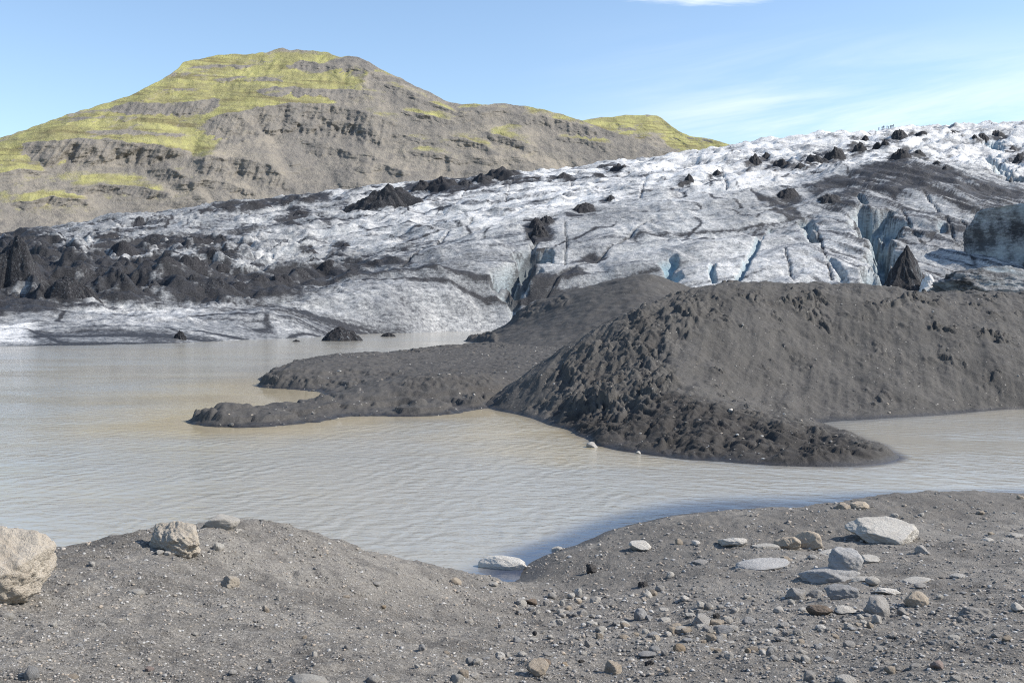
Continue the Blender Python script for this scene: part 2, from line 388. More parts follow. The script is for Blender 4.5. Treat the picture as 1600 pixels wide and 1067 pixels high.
def moss2(px, py, nz, X, Z, ledge):
    top = interp(SKY2, px)
    return np.clip(sst(44, 12, py-top+9*fbm(X/110., Z/50., 4, 5))*(.35+.7*sst(.45,.7,nz)), 0, 1)
hl = rock_sheet('hill', SKY2, BOT2, 800, 1400, lambda p: 1750+.4*(p-1000), 1.3, moss2, 41, 380, 170, 30.)
tag(hl, 'lower hill with a bright green top beyond the right shoulder of the mountain', 'hill', kind='structure')

# ------------------------------------------------------------------ glacier: height over bearing and depth
gl = []
def gw(px, py): gl.append((px, F*H/(py-HZ), py))
def gp(px, py, D): gl.append((px, D, py))
def gz(px, D, z): gl.append((px, D, HZ+(H-z)*F/D))
for p in ((-450,552),(-250,548),(-100,544),(0,541),(100,540),(200,538),(300,535),(400,530),(500,526),(600,521),(700,518),(770,517)): gw(*p)
for p in ((-450,132,-4),(0,144,-4),(200,150,-4),(400,172,-4),(600,210,-4),(760,232,-4),(880,225,-3),(1100,205,-2),(1400,200,-2),(1700,200,-2),(2050,200,-2)): gz(*p)
for p in ((880,256,2),(1000,246,4),(1150,238,5),(1300,234,5),(1450,232,5),(1600,230,6),(1800,228,6),(2050,226,6)): gz(*p)
FRONT = [(-300,505,172),(-100,500,176),(0,500,178),(100,508,178),(200,500,190),(300,478,218),(450,455,252),(560,430,275),(640,408,292),(700,388,305),(780,362,322),(850,346,335),(930,334,345),(1000,325,350),(1080,316,352),(1150,310,354),(1230,300,360),(1290,288,366),(1340,270,376),(1400,257,386),(1450,261,382),(1500,270,374),(1550,282,366),(1600,296,356),(1750,300,350),(2050,300,350)]
for p in FRONT: gp(*p)
for p in ((300,510,188),(450,495,212),(600,470,243),(700,450,262),(800,430,275),(900,410,285),(1000,400,284),(1100,395,282),(1200,390,284),(1300,385,288),(1400,375,294),(1500,375,292),(1600,390,280),(1100,440,258),(1250,440,256),(1400,440,254),(1550,440,250),(1300,330,330),(1150,350,318),(1450,310,335)): gp(*p)
BACK = [(-300,470,205),(-100,455,215),(0,450,225),(100,455,230),(0,420,300),(100,418,300),(200,430,275),(330,440,285),(200,400,350),(350,400,360),(500,395,360),(620,370,390),(0,392,400),(100,385,420),(200,370,450),(330,350,480),(500,345,490),(600,345,470),(700,335,480),(800,315,480),(900,305,490),(1000,290,500),(1100,280,510),(1200,268,520),(1300,252,530),(1400,245,540),(1500,240,540),(1600,240,530),(1600,262,450),(1500,255,470),(1400,254,470)]
for p in BACK: gp(*p)
for px, D, dd in ((1400,425,6),(1450,425,7),(1500,420,6),(1340,420,4)): gp(px, 268, D)
SKYG = [(-450,425,560),(-200,402,560),(0,382,560),(50,373,560),(200,348,570),(330,327,580),(500,309,610),(620,297,625),(720,287,640),(850,277,660),(960,266,680),(1060,252,690),(1170,234,700),(1240,224,695),(1300,218,690),(1400,211,690),(1500,205,700),(1600,200,700),(1750,195,700),(2050,190,700)]
for px, py, D in SKYG:
    gp(px, py, D)
    z = H+(HZ-py)/F*D
    gz(px, D*1.13, z-4); gz(px, D*1.36, z-16)
GS = lambda px, D: (np.asarray(px)/420., np.log(np.asarray(D))*3.2)
gt = TPS(np.stack(GS([g[0] for g in gl], [g[1] for g in gl]), 1), [g[2] for g in gl], 2e-4)
gc, gr = 980, 720
gpx = np.linspace(-450, 2050, gc); gD = np.exp(np.linspace(math.log(138), math.log(900), gr))
PX, GD = np.meshgrid(gpx, gD)
PYb = gt(*GS(PX, GD))
def base_depth(px, py):                # first depth at which the smooth glacier meets a sight line
    j = int(np.clip(round((px+450)/2500*(gc-1)), 0, gc-1))
    col = PYb[:,j]; i = np.argmax(col <= py); return gD[i]
GX = (PX-800)/F*GD; GZ = H-(PYb-HZ)/F*GD
frontcrest = interp([(p[0], p[2]) for p in FRONT], gpx)[None]
back = sst(-15, 45, GD-frontcrest)                 # 0 on the front lobe, 1 on the broken plateau behind
right = sst(900, 1350, PX)
above = sst(.3, 5, GZ)
# broken surface: long ridges parallel to the skyline, hummocks, hollows
qx = GX+9*fbm(GX/60., GD/60., 3, 70); qy = GD+9*fbm(GX/60., GD/60., 3, 80)
r1 = ridged((qx*.8+qy*.2)/58., (qy-.3*qx)/21., 4, 1, .55)
r2 = ridged(qx/24., qy/19., 4, 2, .55)
hum = fbm(qx/16., qy/10., 5, 3, .55)
fin = fbm(GX/5.5, GD/3.6, 4, 5, .6)
rel = back*(2.2*r1*.6 + 1.9*(r2-.6)*(.28+.42*right) + 1.7*hum) + (1-back)*(.7*fbm(qx/24., qy/24., 4, 6) + .55*(ridged((qx+.5*qy)/13., (qy-.5*qx)/40., 4, 9)-.7) + .5*hum) + .22*fin
leftrough = sst(560, 250, PX)*sst(460, 400, 0*PX+PYb)*0 + sst(620, 380, PX)*sst(488, 466, PYb)*sst(372, 392, PYb)
ang = np.radians(24+8*fbm(GX/160., GD/160., 2, 90)); 
al = GX*np.cos(ang)+GD*np.sin(ang); ac = -GX*np.sin(ang)+GD*np.cos(ang); ac = ac+3.5*fbm(al/60., ac/22., 3, 92)
domeR = sst(1180, 1330, PX)*(1-back)
fold = fbm(ac/20., al/170., 3, 93)
rel = rel + (1-domeR)*(2.3*fold+.5*fbm(ac/4.2, al/60., 3, 94))
wd = (GX+.55*GD); wdc = (GD-.55*GX)
rel = rel + domeR*(1.3*fbm(wd/11., wdc/70., 3, 95)+.6*ridged(wd/6., wdc/40., 3, 96)*.6)
rel = rel + leftrough*(2.2*(ridged(qx/17., qy/15., 4, 12)-.5)+1.2*hum)
rel = rel*above
# crevasses and hollows, traced as lines on the ice: (points, half width m, depth m, blueness)
PYr = PYb
CREV = [([(1257,345),(1262,362),(1266,380)], 2.6, 7., .8), ([(1205,353),(1180,385),(1153,440)], 1.5, 3.5, .8), ([(1045,405),(1048,425),(1046,445)], 2.8, 4.5, 1.), ([(1114,415),(1115,440)], 1.2, 3., .9),
        ([(1345,308),(1349,325)], 1.6, 4.5, .8), ([(1350,335),(1362,362),(1378,380),(1386,400),(1381,440),(1378,465)], 4.2, 10., .85), ([(1376,335),(1395,352),(1405,372)], 3.6, 6.5, .8),
        ([(1556,345),(1552,370),(1562,402)], 5., 15., .5), ([(1470,352),(1474,360)], 1.8, 3., .7), ([(1350,425),(1354,448)], 2., 5., .4), ([(1300,408),(1322,450)], 1.6, 3., .4),
        ([(800,435),(815,415),(828,392)], 4.2, 9., .7), ([(828,392),(838,372),(820,362)], 2.6, 4.5, .25), ([(783,467),(802,476),(806,488)], 2.2, 4., .4),
        ([(1020,343),(975,368),(935,398),(880,430),(850,462)], 1.3, 2.2, .1), ([(882,350),(886,380),(883,410)], .8, 1.6, .1), ([(1548,225),(1556,240)], 4., 6., .8), ([(1540,248),(1570,272),(1590,285)], 4., 9., .9),
        ([(1500,345),(1530,380),(1540,402)], 1.0, 2.2, .1), ([(1440,300),(1480,345),(1495,380)], 1., 2., .1),
        ([(710,330),(740,290)], 1.2, 2., 0), ([(790,322),(800,290)], 1.2, 2., 0), ([(890,300),(905,275)], 1.2, 2., 0), ([(1000,318),(1010,280)], 1.2, 2., 0), ([(1128,275),(1135,300)], 1.2, 2., .1), ([(760,345),(680,385),(600,425)], 1.2, 1.8, .1), ([(560,350),(700,320)], 1.3, 1.8, 0),
        ([(1270,352),(1290,400),(1300,440)], 1., 2., 0), ([(1410,330),(1440,385)], 1., 1.8, 0), ([(1225,390),(1240,445)], .9, 1.6, .1)]
carve = np.zeros_like(GX); blue = np.zeros_like(GX); vein = np.zeros_like(GX)
jit = 2.6*fbm(GX/8., GD/8., 4, 91)
for pts, hw, dep, bl in CREV:
    wp = []
    for x, y in pts:
        D = base_depth(x, y); wp.append(((x-800)/F*D, D))
    if bl >= .3:
        k_ = .85 if hw > 3.5 else .55; hw *= k_; dep *= 1.15 if hw > 3. else .62
    else: hw *= .34; dep *= .42
    cx = [p[0] for p in wp]; cy = [p[1] for p in wp]
    box = (GX > min(cx)-25) & (GX < max(cx)+25) & (GD > min(cy)-25) & (GD < max(cy)+25)
    d = seg_dist(GX[box]+jit[box]*min(hw,3)*.55, GD[box]+jit[box]*.5, wp)
    prof = sst(hw*1.5, hw*.25, d)
    carve[box] = np.maximum(carve[box], dep*prof)
    if bl: blue[box] = np.maximum(blue[box], bl*sst(hw*1.7, hw*.5, d))
    if bl < .3: vein[box] = np.maximum(vein[box], .26*sst(hw*1.5, hw*.4, d))
GZ2 = GZ + rel - carve
PYf = HZ-(GZ2-H)/GD*F
CONES = [ # photo position of the foot centre, width, height
 (326,330,14,6),(354,327,28,9),(400,322,46,9),(440,319,40,9),(478,315,26,9),(469,336,32,16),(216,351,20,8),(171,372,34,11),(190,390,54,15),(240,381,40,9),(307,379,56,13),(350,376,15,8),(356,396,26,14),(334,393,36,8),(538,386,18,10),(484,393,30,9),
 (300,424,48,15),(347,426,30,20),(298,437,22,11),(262,409,40,7),(200,414,36,7),(130,416,46,9),(402,440,40,18),(436,440,44,20),(470,432,46,18),(505,428,40,14),(372,452,40,13),(330,455,46,12),(548,424,36,10),(585,413,34,8),(235,449,36,8),(170,456,40,8),
 (783,283,84,21),(752,284,40,14),(690,299,62,20),(655,300,40,16),(727,291,30,10),(838,282,24,7),(966,268,38,13),(880,281,30,7),(940,276,20,5),(1076,287,18,11),(954,315,15,7),(913,335,40,12),(842,372,34,20),(856,351,28,12),(836,356,26,14),
 (1183,258,26,16),(1196,250,14,10),(1222,260,36,14),(1250,264,26,10),(1275,254,40,16),(1306,249,38,21),(1344,238,28,26),(1352,222,14,9),(1384,228,16,18),(1370,234,16,10),(1408,219,30,10),(1412,247,40,21),(1440,245,22,9),(1442,210,20,6),(1431,211,7,3),(1492,210,8,3),(1564,215,26,9),(1538,220,18,8),(1524,218,10,5),(1592,253,20,14),(1586,237,16,7),(1478,266,10,9),(1465,258,14,5),(1122,275,22,8),(1232,312,40,12),(1300,318,44,10)]
# dirt on the ice: traced patches plus veins in the hollows, and painted shade in deep crevasses
wx = PX+10*fbm(GX/14., GD/14., 4, 33); wy = PYf+5*fbm(GX/12., GD/12., 4, 34)
DIRT = [([(-450,380),(0,350),(45,352),(75,372),(110,388),(165,392),(250,412),(300,420),(420,425),(500,412),(560,410),(600,408),(560,425),(520,442),(455,458),(380,462),(310,470),(200,470),(100,478),(0,492),(-450,500)], 11., .74),
        ([(150,382),(230,372),(330,368),(335,378),(260,384),(180,398)], 5., .9), ([(150,400),(260,398),(290,408),(230,412),(160,410)], 4., .8),
        ([(1262,296),(1300,280),(1340,268),(1370,258),(1420,257),(1470,266),(1530,288),(1600,302),(1700,305),(1700,318),(1600,312),(1530,312),(1480,305),(1430,300),(1390,292),(1345,296),(1330,322),(1295,322),(1300,305),(1268,304)], 7., .60),
        ([(1178,300),(1205,312),(1240,325),(1255,345),(1235,345),(1210,330),(1190,315)], 5., .8), ([(1278,310),(1330,306),(1342,322),(1300,326),(1280,320)], 4., .9),
        ([(815,352),(850,340),(862,350),(858,378),(838,380),(818,365)], 5., .9), ([(800,436),(830,402),(845,420),(830,450),(800,480),(790,470)], 6., .5), ([(845,430),(930,395),(940,402),(880,440),(840,472),(820,485)], 5., .5),
        ([(-50,505),(70,515),(100,525),(60,535),(-50,500)], 4., .2), ([(90,520),(250,518),(280,530),(260,540),(95,540)], 14., .18), ([(880,330),(925,322),(930,332),(895,342)], 4., .7),
        ([(1470,445),(1520,425),(1600,420),(1600,470),(1470,470)], 6., .45), ([(1470,305),(1545,318),(1600,320),(1560,345),(1500,335)], 10., .35),
        ([(560,405),(610,400),(640,412),(560,418)],4.,.6), ([(420,345),(540,335),(560,345),(430,352)],6.,.35), ([(640,280),(760,270),(830,275),(850,282),(720,296),(640,300)],6.,.7), ([(330,320),(520,300),(525,310),(340,332)],5.,.7)]
dirt = np.zeros_like(GX)
for pts, fe, a in DIRT:
    xs = [p[0] for p in pts]; ys = [p[1] for p in pts]
    box = (PX > min(xs)-40) & (PX < max(xs)+40) & (PYf > min(ys)-40) & (PYf < max(ys)+40)
    dirt[box] = np.maximum(dirt[box], a*sst(-fe, fe, poly_sd(wx[box], wy[box], pts)))
vn = np.abs(perlin(qx/19., qy/26., 61)); vn2 = np.abs(perlin((qx+.6*qy)/11., (qy-.5*qx)/33., 62)+.3*perlin(qx/8., qy/8., 63))
vein = np.maximum(vein, .55*sst(.05, .0, vn)*sst(-.2, .3, perlin(qx/50., qy/50., 64)))
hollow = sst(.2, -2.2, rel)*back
deep_shade = .45*sst(3., 9., carve)*fbm(GX/3., GD/3., 3, 57)**2*2  # crevasse bottoms: their shade is put into the ice colour
base_d = deep_shade+(1-back)*(.20+.13*sst(900, 650, PX)) + back*(.07+.17*sst(700, 250, PX)+.42*hollow) + .25*sst(.1, .6, fbm(qx/26., qy/9., 5, 38, .6))*back
# streaks running down the dark dome
strk = fbm((GX+.45*GD)/3.2, (GD-.4*GX)/38., 4, 44)
base_d = base_d + .36*sst(1330, 1420, PX)*sst(360, 270, PYf)*sst(.0, .5, strk)*(1-back)
for cx, by, w, h in CONES:
    box = (PX > cx-2*w) & (PX < cx+2*w) & (PYf > by-2.5*h) & (PYf < by+2*h)
    q = np.hypot((wx[box]-cx+4)/(.72*w), (wy[box]-by+.25*h)/(.7*h+1))
    dirt[box] = np.maximum(dirt[box], .65*sst(1.1, .5, q))
sk1 = fbm(ac/3.0, al/150., 4, 97, .6); sk2 = fbm(ac/9., al/120., 3, 98)
base_d = base_d + (1-domeR)*(.36*sst(.15, .6, sk1)*(.4+.6*sst(-.2, .4, sk2)) + .11*sst(.1, .5, sk2) - .05)*(1-.65*back*sst(800, 1250, PX))
base_d = base_d + domeR*.34*sst(.05, .5, fbm(wd/2.4, wdc/55., 4, 99, .6))
dirt = dirt*(1-domeR*.75*sst(.0, .45, fbm(wd/1.5, wdc/60., 4, 101, .6)))
strip = [(1258,297),(1300,276),(1340,264),(1380,255),(1430,254),(1480,266),(1530,285),(1600,300),(1600,309),(1520,299),(1460,283),(1400,272),(1345,281),(1275,305)]
dirt = np.maximum(dirt, (1-back*.5)*.85*sst(-5, 5, poly_sd(wx, PYf+.4*(wy-PYf), strip)))
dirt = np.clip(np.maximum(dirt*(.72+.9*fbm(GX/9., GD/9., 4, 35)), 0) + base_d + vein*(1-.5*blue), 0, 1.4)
crest_clean = sst(-4, 5, poly_sd(wx, wy, [(1180,290),(1260,280),(1320,262),(1370,247),(1430,244),(1500,255),(1560,272),(1600,285),(1600,270),(1480,235),(1300,240),(1180,275)]))
clean_lit = np.clip(back*sst(450, 900, PX)*(.35+.65*sst(-.3, .5, fbm(qx/40., qy/14., 4, 36))) , 0, 1)
for pts, fe, a in (([(-60,506),(40,503),(62,510),(50,540),(-60,540)], 4., 1.), ([(110,490),(250,478),(320,470),(430,462),(300,500),(200,510),(120,503)], 8., .55), ([(1060,380),(1250,360),(1380,340),(1350,440),(1100,450)], 30., .45)):
    clean_lit = np.maximum(clean_lit, a*sst(-fe, fe, poly_sd(wx, wy, pts)))
clean_lit = np.maximum(clean_lit, .7*crest_clean*back)
dirt = dirt*(1-.55*(clean_lit > .9)*sst(60,30,PX)*sst(500,508,PYf))
blue = np.clip(blue, 0, 1)
go = grid_obj('glacier', GX, GD, GZ2, M_IC, {'dirt': dirt, 'blue': blue, 'clean_lit': clean_lit}, keep=GZ2 > -2.5)
tag(go, 'ash streaked grey and white glacier tongue coming down to the lake', 'glacier', kind='structure')
def glacier_hit(px, py):
    j = int(np.clip(round((px+450)/2500*(gc-1)), 0, gc-1))
    m = PYf[:,j] <= py
    i = int(np.argmax(m)) if m.any() else int(np.argmin(PYf[:,j]))
    return GX[i,j], gD[i], GZ2[i,j]
def gz_at(X, D):
    j = int(np.clip(round((800+X/D*F+450)/2500*(gc-1)), 0, gc-1)); i = int(np.clip(np.searchsorted(gD, D), 0, gr-1)); return GZ2[i,j]
def skyline_hit(px):
    j = int(np.clip(round((px+450)/2500*(gc-1)), 0, gc-1)); i = int(np.argmin(PYf[:,j])); return GX[i,j], gD[i], GZ2[i,j]

# ------------------------------------------------------------------ ash cones, dirty ice blocks
def cone_mesh(name, seed, sharp=1.15, peaks=1, n=40, m=56, rough=1., asym=0.):
    th = np.linspace(0, 2*math.pi, m, endpoint=False)[None]; r = (np.linspace(0, 1, n)**1.15)[:,None]
    x = r*np.cos(th); y = r*np.sin(th)
    rim = 1+.22*fbm(np.cos(th)*1.6+seed, np.sin(th)*1.6, 4, seed)
    z = np.maximum(0, 1-r)**sharp*(1+asym*x)+asym*.8*x*(1-r)
    rg = random.Random(seed)
    if isinstance(peaks, list):
        z = 0*x-.05
        for cx, cy, hh, rr in peaks: z = np.maximum(z, hh*(1-np.hypot(x-cx, (y-cy)*1.0)/rr)**1)
        peaks = 1
    for k in range(peaks-1):
        cx, cy = rg.uniform(-.5,.5), rg.uniform(-.25,.25); hh = rg.uniform(.55,.95)
        z = np.maximum(z, hh*(1-np.hypot(x-cx, y-cy)/.55)-.02)
    z = z + rough*(1-r**3)*(.16*(ridged(x*2.4+seed, y*2.4, 4, seed+1)-.6) + .10*fbm(x*7, y*7, 4, seed+2))
    z = z - 1.3*r**3
    co = np.stack([x*rim, y*rim, z], -1).reshape(-1,3)
    i = np.arange(n*m).reshape(n, m); j = np.roll(i, -1, 1)
    q = np.stack([i[:-1], i[1:], j[1:], j[:-1]], -1).reshape(-1,4)
    me = raw_mesh(name, co, q, True); return me
def gz_v(X, D):
    j = np.clip((800+X/D*F+450)/2500*(gc-1), 0, gc-1.001); i = np.clip((np.log(D)-math.log(138))/math.log(900/138)*(gr-1), 0, gr-1.001)
    j0 = j.astype(int); i0 = i.astype(int); u = j-j0; v = i-i0
    return (GZ2[i0,j0]*(1-u)+GZ2[i0,j0+1]*u)*(1-v)+(GZ2[i0+1,j0]*(1-u)+GZ2[i0+1,j0+1]*u)*v
def drape(me, X, D, Z, sx_, sy_, sz_, rot):     # bakes size and turn into the mesh and lets its foot follow the ice
    co = np.zeros(len(me.vertices)*3, np.float32); me.vertices.foreach_get('co', co); co = co.reshape(-1,3).astype(float)
    x = co[:,0]*sx_; y = co[:,1]*sy_; ca, sa = math.cos(rot), math.sin(rot)
    wx_ = x*ca-y*sa; wy_ = x*sa+y*ca
    g = gz_v(wx_+X, wy_+D)-Z
    me.vertices.foreach_set('co', np.stack([wx_, wy_, g+co[:,2]*sz_-.06*sz_], 1).astype(np.float32).ravel()); me.update()
cones = []
for k, (cx, by, w, h) in enumerate(CONES):
    X, D, Z = glacier_hit(cx, by-1)
    s = D/F
    h = h*(.75 if cx < 600 else 1)
    me = cone_mesh('ash_cone', 100+k, .72+.1*(k%4), 2+(k%4), 26, 44, 1.25); me.materials.append(M_AI if k % 3 == 0 else M_AS)
    h_ = min(h, .62*w); X, D = X, D+.25*w*s; Z = float(gz_v(np.array([X]), np.array([D]))[0]); drape(me, X, D, Z, w*s*.66, w*s*.5, h_*s*(.80 if cx > 600 else .55), random.uniform(-.5, .5) + (math.pi if k % 2 else 0))
    o = bpy.data.objects.new('ash_cone', me); C.objects.link(o); o.location = (X, D, Z)
    tag(o, None, 'ash cone', 'black ash cones on the glacier'); cones.append((o, cx, by, w, h))
def big_cone(name, label, cat, px, by, w, h, seed, mat, peaks=3, depth=.5, sharp=1., rot=0., rough=1., sink=.1, pos=None, asym=0.):
    me = cone_mesh(name, seed, sharp, peaks, 90, 150, rough, asym); me.materials.append(mat)
    o = bpy.data.objects.new(name, me); C.objects.link(o)
    X, D, Z = pos or glacier_hit(px, by); s = D/F
    if pos: o.location = (X, D+depth*.4*w*s, Z-sink*h*s); o.scale = (w*s*.5, w*s*.5*depth, h*s*1.08); o.rotation_euler = (0,0,rot)
    else:
        D += depth*.4*w*s; Z = float(gz_v(np.array([X]), np.array([D]))[0]); drape(me, X, D, Z, w*s*.5, w*s*.5*depth, h*s*1.0, rot); o.location = (X, D, Z)
    return tag(o, label, cat)
big_cone('ash_ridge', 'long black ridge of ash and dark ice at the foot of the mountain', 'ash ridge', 588, 331, 176, 38, 301, M_AI, [(-.1,0,.72,.85),(.18,0,.95,.6),(.38,.05,1.02,.55),(.62,0,.78,.42),(-.45,0,.36,.5)], .5, .75, 0, .7, .14)
big_cone('ash_hill', 'large black ash hill at the left edge of the glacier', 'ash hill', 0, 452, 180, 92, 302, M_AI, [(-.1,0,.85,.95),(.25,.1,.55,.7)], .8, .8, 0, .35)
big_cone('ash_hill', 'low black ash hump below the large hill at the left edge', 'ash hill', 95, 468, 150, 30, 303, M_AI, 2, .4, .7, 0, .6, .3)

# ------------------------------------------------------------------ stones
def icos(sub):
    bm = bmesh.new(); bmesh.ops.create_icosphere(bm, subdivisions=sub, radius=1.)
    v = np.array([x.co[:] for x in bm.verts]); f = np.array([[l.index for l in p.verts] for p in bm.faces]); bm.free(); return v, f
ICO = {s: icos(s) for s in (1,2,3,4,5,6)}
def noise3(v, s, seed):
    return (perlin(v[:,0]*s+v[:,2]*s*.71, v[:,1]*s-v[:,2]*s*.53, seed)+perlin(v[:,2]*s+7.1, v[:,0]*s*.83+v[:,1]*s*.6, seed+3))*.7
def stone_shape(seed, sub, facets=10, rnd=.35, rough=.06):
    rg = np.random.RandomState(seed); v, f = ICO[sub]
    n = rg.normal(size=(facets,3)); n /= np.linalg.norm(n, axis=1)[:,None]
    hgt = rg.uniform(.62, .95, facets)
    dots = v @ n.T
    r = np.min(np.where(dots > .05, hgt[None]/np.maximum(dots,.05), 9.), 1)
    r = np.minimum(r, 1.12)
    r = r*(1-rnd) + rnd
    r = r*(1 + rough*1.8*noise3(v, 1.6, seed) + rough*noise3(v, 4.2, seed+1) + (rough*.5*noise3(v, 11., seed+2) if sub > 3 else 0) + (rough*.35*noise3(v, 25., seed+4) if sub > 4 else 0))
    return v*r[:,None], f
def stone_mesh(name, seed, sub=4, facets=10, rnd=.3, rough=.06, smooth=None, mat=None):
    co, f = stone_shape(seed, sub, facets, rnd, rough)
    me = raw_mesh(name, co, f, sub > 2 if smooth is None else smooth); me.materials.append(mat or M_ST); return me

# ------------------------------------------------------------------ gravel banks and mounds in the lake
def bank(name, pts, xr, yr, nx, ny, mat, disp, keepz=-1.2, damp_shade=None):
    p = np.array(pts, float); t = TPS(p[:,:2]/20., p[:,2], 1e-4)
    X, Y = np.meshgrid(np.linspace(*xr, nx), np.linspace(*yr, ny))
    Z0 = t(X/20., Y/20.); Z = Z0 + disp(X, Y, Z0)
    o = grid_obj(name, X, Y, Z, mat, {'damp_shade': damp_shade(X, Y, Z)} if damp_shade else None, keep=Z > keepz)
    return o, (X, Y, Z)
# --- big mound
mp = [wl(*q) for q in ((760,637),(800,646),(860,665),(900,680),(925,694),(960,703),(1050,716),(1130,722),(1200,727),(1330,729),(1380,723),(1405,714),(1372,697),(1340,685),(1305,671),(1288,661),(1350,656),(1450,650),(1600,639),(1750,632),(1950,628))]
mp += [sk(*q) for q in ((690,58,-2.5),(800,50,-2.5),(860,45,-2.5),(910,40.5,-2.5),(1050,36.5,-2.5),(1250,35,-2.5),(1420,36.5,-2.5),(1480,41,-2),(1430,46,-1.3),(1400,49,-.9),(1500,50,-2),(1620,54,-2.5),(1800,55,-2.5),(2000,54,-2.5),(690,67,-2.5),(800,73,-2),(900,81,-1),(1000,88,0),(1060,80,4),(1300,86,4.5),(1600,96,4.5),(1850,100,4.5),(900,100,-2),(1100,115,1),(1500,125,2),(2050,80,5),(2050,66,2.5))]
mp += [at(*q) for q in ((830,592,61),(900,548,62),(960,510,63.5),(1000,488,65),(1060,467,67),(1110,455,68),(1180,449,69),(1300,453,70),(1380,458,71),(1440,466,72),(1500,467,74),(1600,462,76),(1750,456,78),
 (1200,560,61),(1400,560,63),(1600,550,66),(1300,500,66.5),(1500,510,68),(1150,520,62.5),(1130,600,55),(1200,630,54),(1300,620,57.5),(1450,620,58.5),(1600,600,62),
 (1045,560,57),(1030,520,61),(1055,612,50.5),(1080,640,47),(1150,640,47.3),(1250,666,44.5),(1330,690,43),(1150,690,42.3),(1000,690,44.4),(1000,650,47.5),(1100,680,43),(950,650,49.5),(900,620,55),(950,580,58),(1250,700,42))]
def disp_mound(X, Y, Z):
    px = 800+X/Y*F; py = HZ-(Z-H)/Y*F
    a = sst(-.1, .5, Z)
    nose = sst(-12, 18, poly_sd(px+12*fbm(X/3., Y/3., 3, 3), py, [(1055,600),(1120,630),(1250,655),(1400,712),(1200,735),(900,705),(860,665),(930,600),(1000,560)]))
    left = sst(-14, 20, poly_sd(px+16*fbm(X/3., Y/3., 3, 4), py, [(1065,455),(1150,470),(1090,510),(1050,560),(1060,615),(960,680),(850,660),(840,600),(900,545),(1000,480)]))
    top = sst(-10, 20, poly_sd(px+20*fbm(X/4., Y/4., 3, 5), py+8*fbm(X/3., Y/3., 3, 8), [(1060,450),(1600,450),(1600,520),(1540,575),(1470,575),(1440,545),(1300,520),(1200,530),(1100,500)]))
    u = X+.5*fbm(X/2., Y/2., 3, 21); v = Y+.5*fbm(X/2., Y/2., 3, 22)
    f1, f2, iv = worley(u/1.0, v/1.3, 11); g1, g2, ig = worley(u/.42, v/.5, 12)
    clod = sst(.02, .25, f2-f1)*(iv**1.5) ; clod2 = sst(.02, .25, g2-g1)*(ig**2)
    lump = .85*clod*sst(-.15, .3, perlin(X/2.4, Y/2.4, 14)) + .30*clod2 + .28*ridged(u/1.6, v/1.6, 4, 15)*.6
    streak = .18*fbm((X-.35*Y)/1.1, (Y+.3*X)/7., 4, 31)
    d = .55*fbm(X/9., Y/9., 4, 1)*.55 + .10*fbm(X/1.6, Y/1.6, 5, 2, .6) + streak*.6
    d = d + nose*(.34*lump+.11*fbm(u/.4, v/.4, 4, 9, .65)-.08) + left*(.36*lump+.20*ridged((X-.5*Y)/1.3, (Y+.4*X)/3.0, 4, 16)+.08*fbm(u/.45, v/.45, 4, 19, .65)-.22)
    patch = sst(.12, .4, perlin(X/3.6, Y/2.2, 17))
    d = d + top*patch*(.30*clod+.34*clod2+.12*ridged(u/.8, v/.8, 3, 23)-.2)
    d = d + .16*clod2*sst(.2, .5, perlin(X/2., Y/2., 18))
    return a*d
def damp_shade_mound(X, Y, Z):  # damp sand, with shade of nose and left face painted into the colour
    px = 800+X/Y*F; py = HZ-(Z-H)/Y*F; wob = 14*fbm(X/2.2, Y/2.2, 4, 41)
    a = sst(-8, 14, poly_sd(px+wob, py+.6*wob, [(1055,618),(1100,622),(1200,655),(1300,672),(1400,715),(1200,740),(930,710),(860,668),(880,650),(960,640)]))
    b = sst(.1, .5, fbm(X/1.8, Y/3., 4, 43))*.6*sst(-10, 20, poly_sd(px+wob, py, [(1060,470),(1080,520),(1040,580),(960,680),(840,650),(900,560),(1000,490)]))
    return np.clip(np.maximum(a, b), 0, 1)
mo, MG = bank('gravel_mound', mp, (-6, 62), (36, 104), 940, 980, M_MD, disp_mound, -1.2, damp_shade_mound)
tag(mo, 'big dark gravel mound with a clumpy nose reaching into the lake', 'mound', kind='structure')
# --- low spits
sp = [wl(*q) for q in ((292,661),(330,667),(430,666),(500,659),(560,650),(640,642),(700,638),(760,634),(403,601),(430,607),(500,613),(405,594),(430,577),(520,562),(600,551),(660,544),(740,536))]
sp += [sk(*q) for q in ((250,51,-1.6),(320,47,-2),(450,48,-2),(600,52,-2),(760,56,-1.5),(290,57,-1),(340,60,-.9),(400,63,-.75),(440,67.5,-.3),(480,68,-.15),(360,70,-1.4),(350,80,-1.6),(360,95,-1.6),(430,112,-1.5),(520,130,-1.5),(600,152,-1.5),(700,190,-1.5),(820,200,-1),(950,160,.9),(1100,120,.8),(1000,90,.8),(300,65,-1.4))]
sp += [at(*q) for q in ((325,641,53.8),(420,645,54),(370,644,53),(500,634,57.5),(560,622,60),(620,610,62.5),(700,600,64),(760,598,67),(650,628,58),(430,590,78),(440,580,88),(520,585,80),(620,570,92),(720,560,105),(700,585,78),(620,595,73),(560,600,75),(800,555,110),(800,590,75),(850,560,105),(900,545,135),(640,555,122),(720,545,140),(800,540,150),(735,622,61.5),(690,625,60.5))]
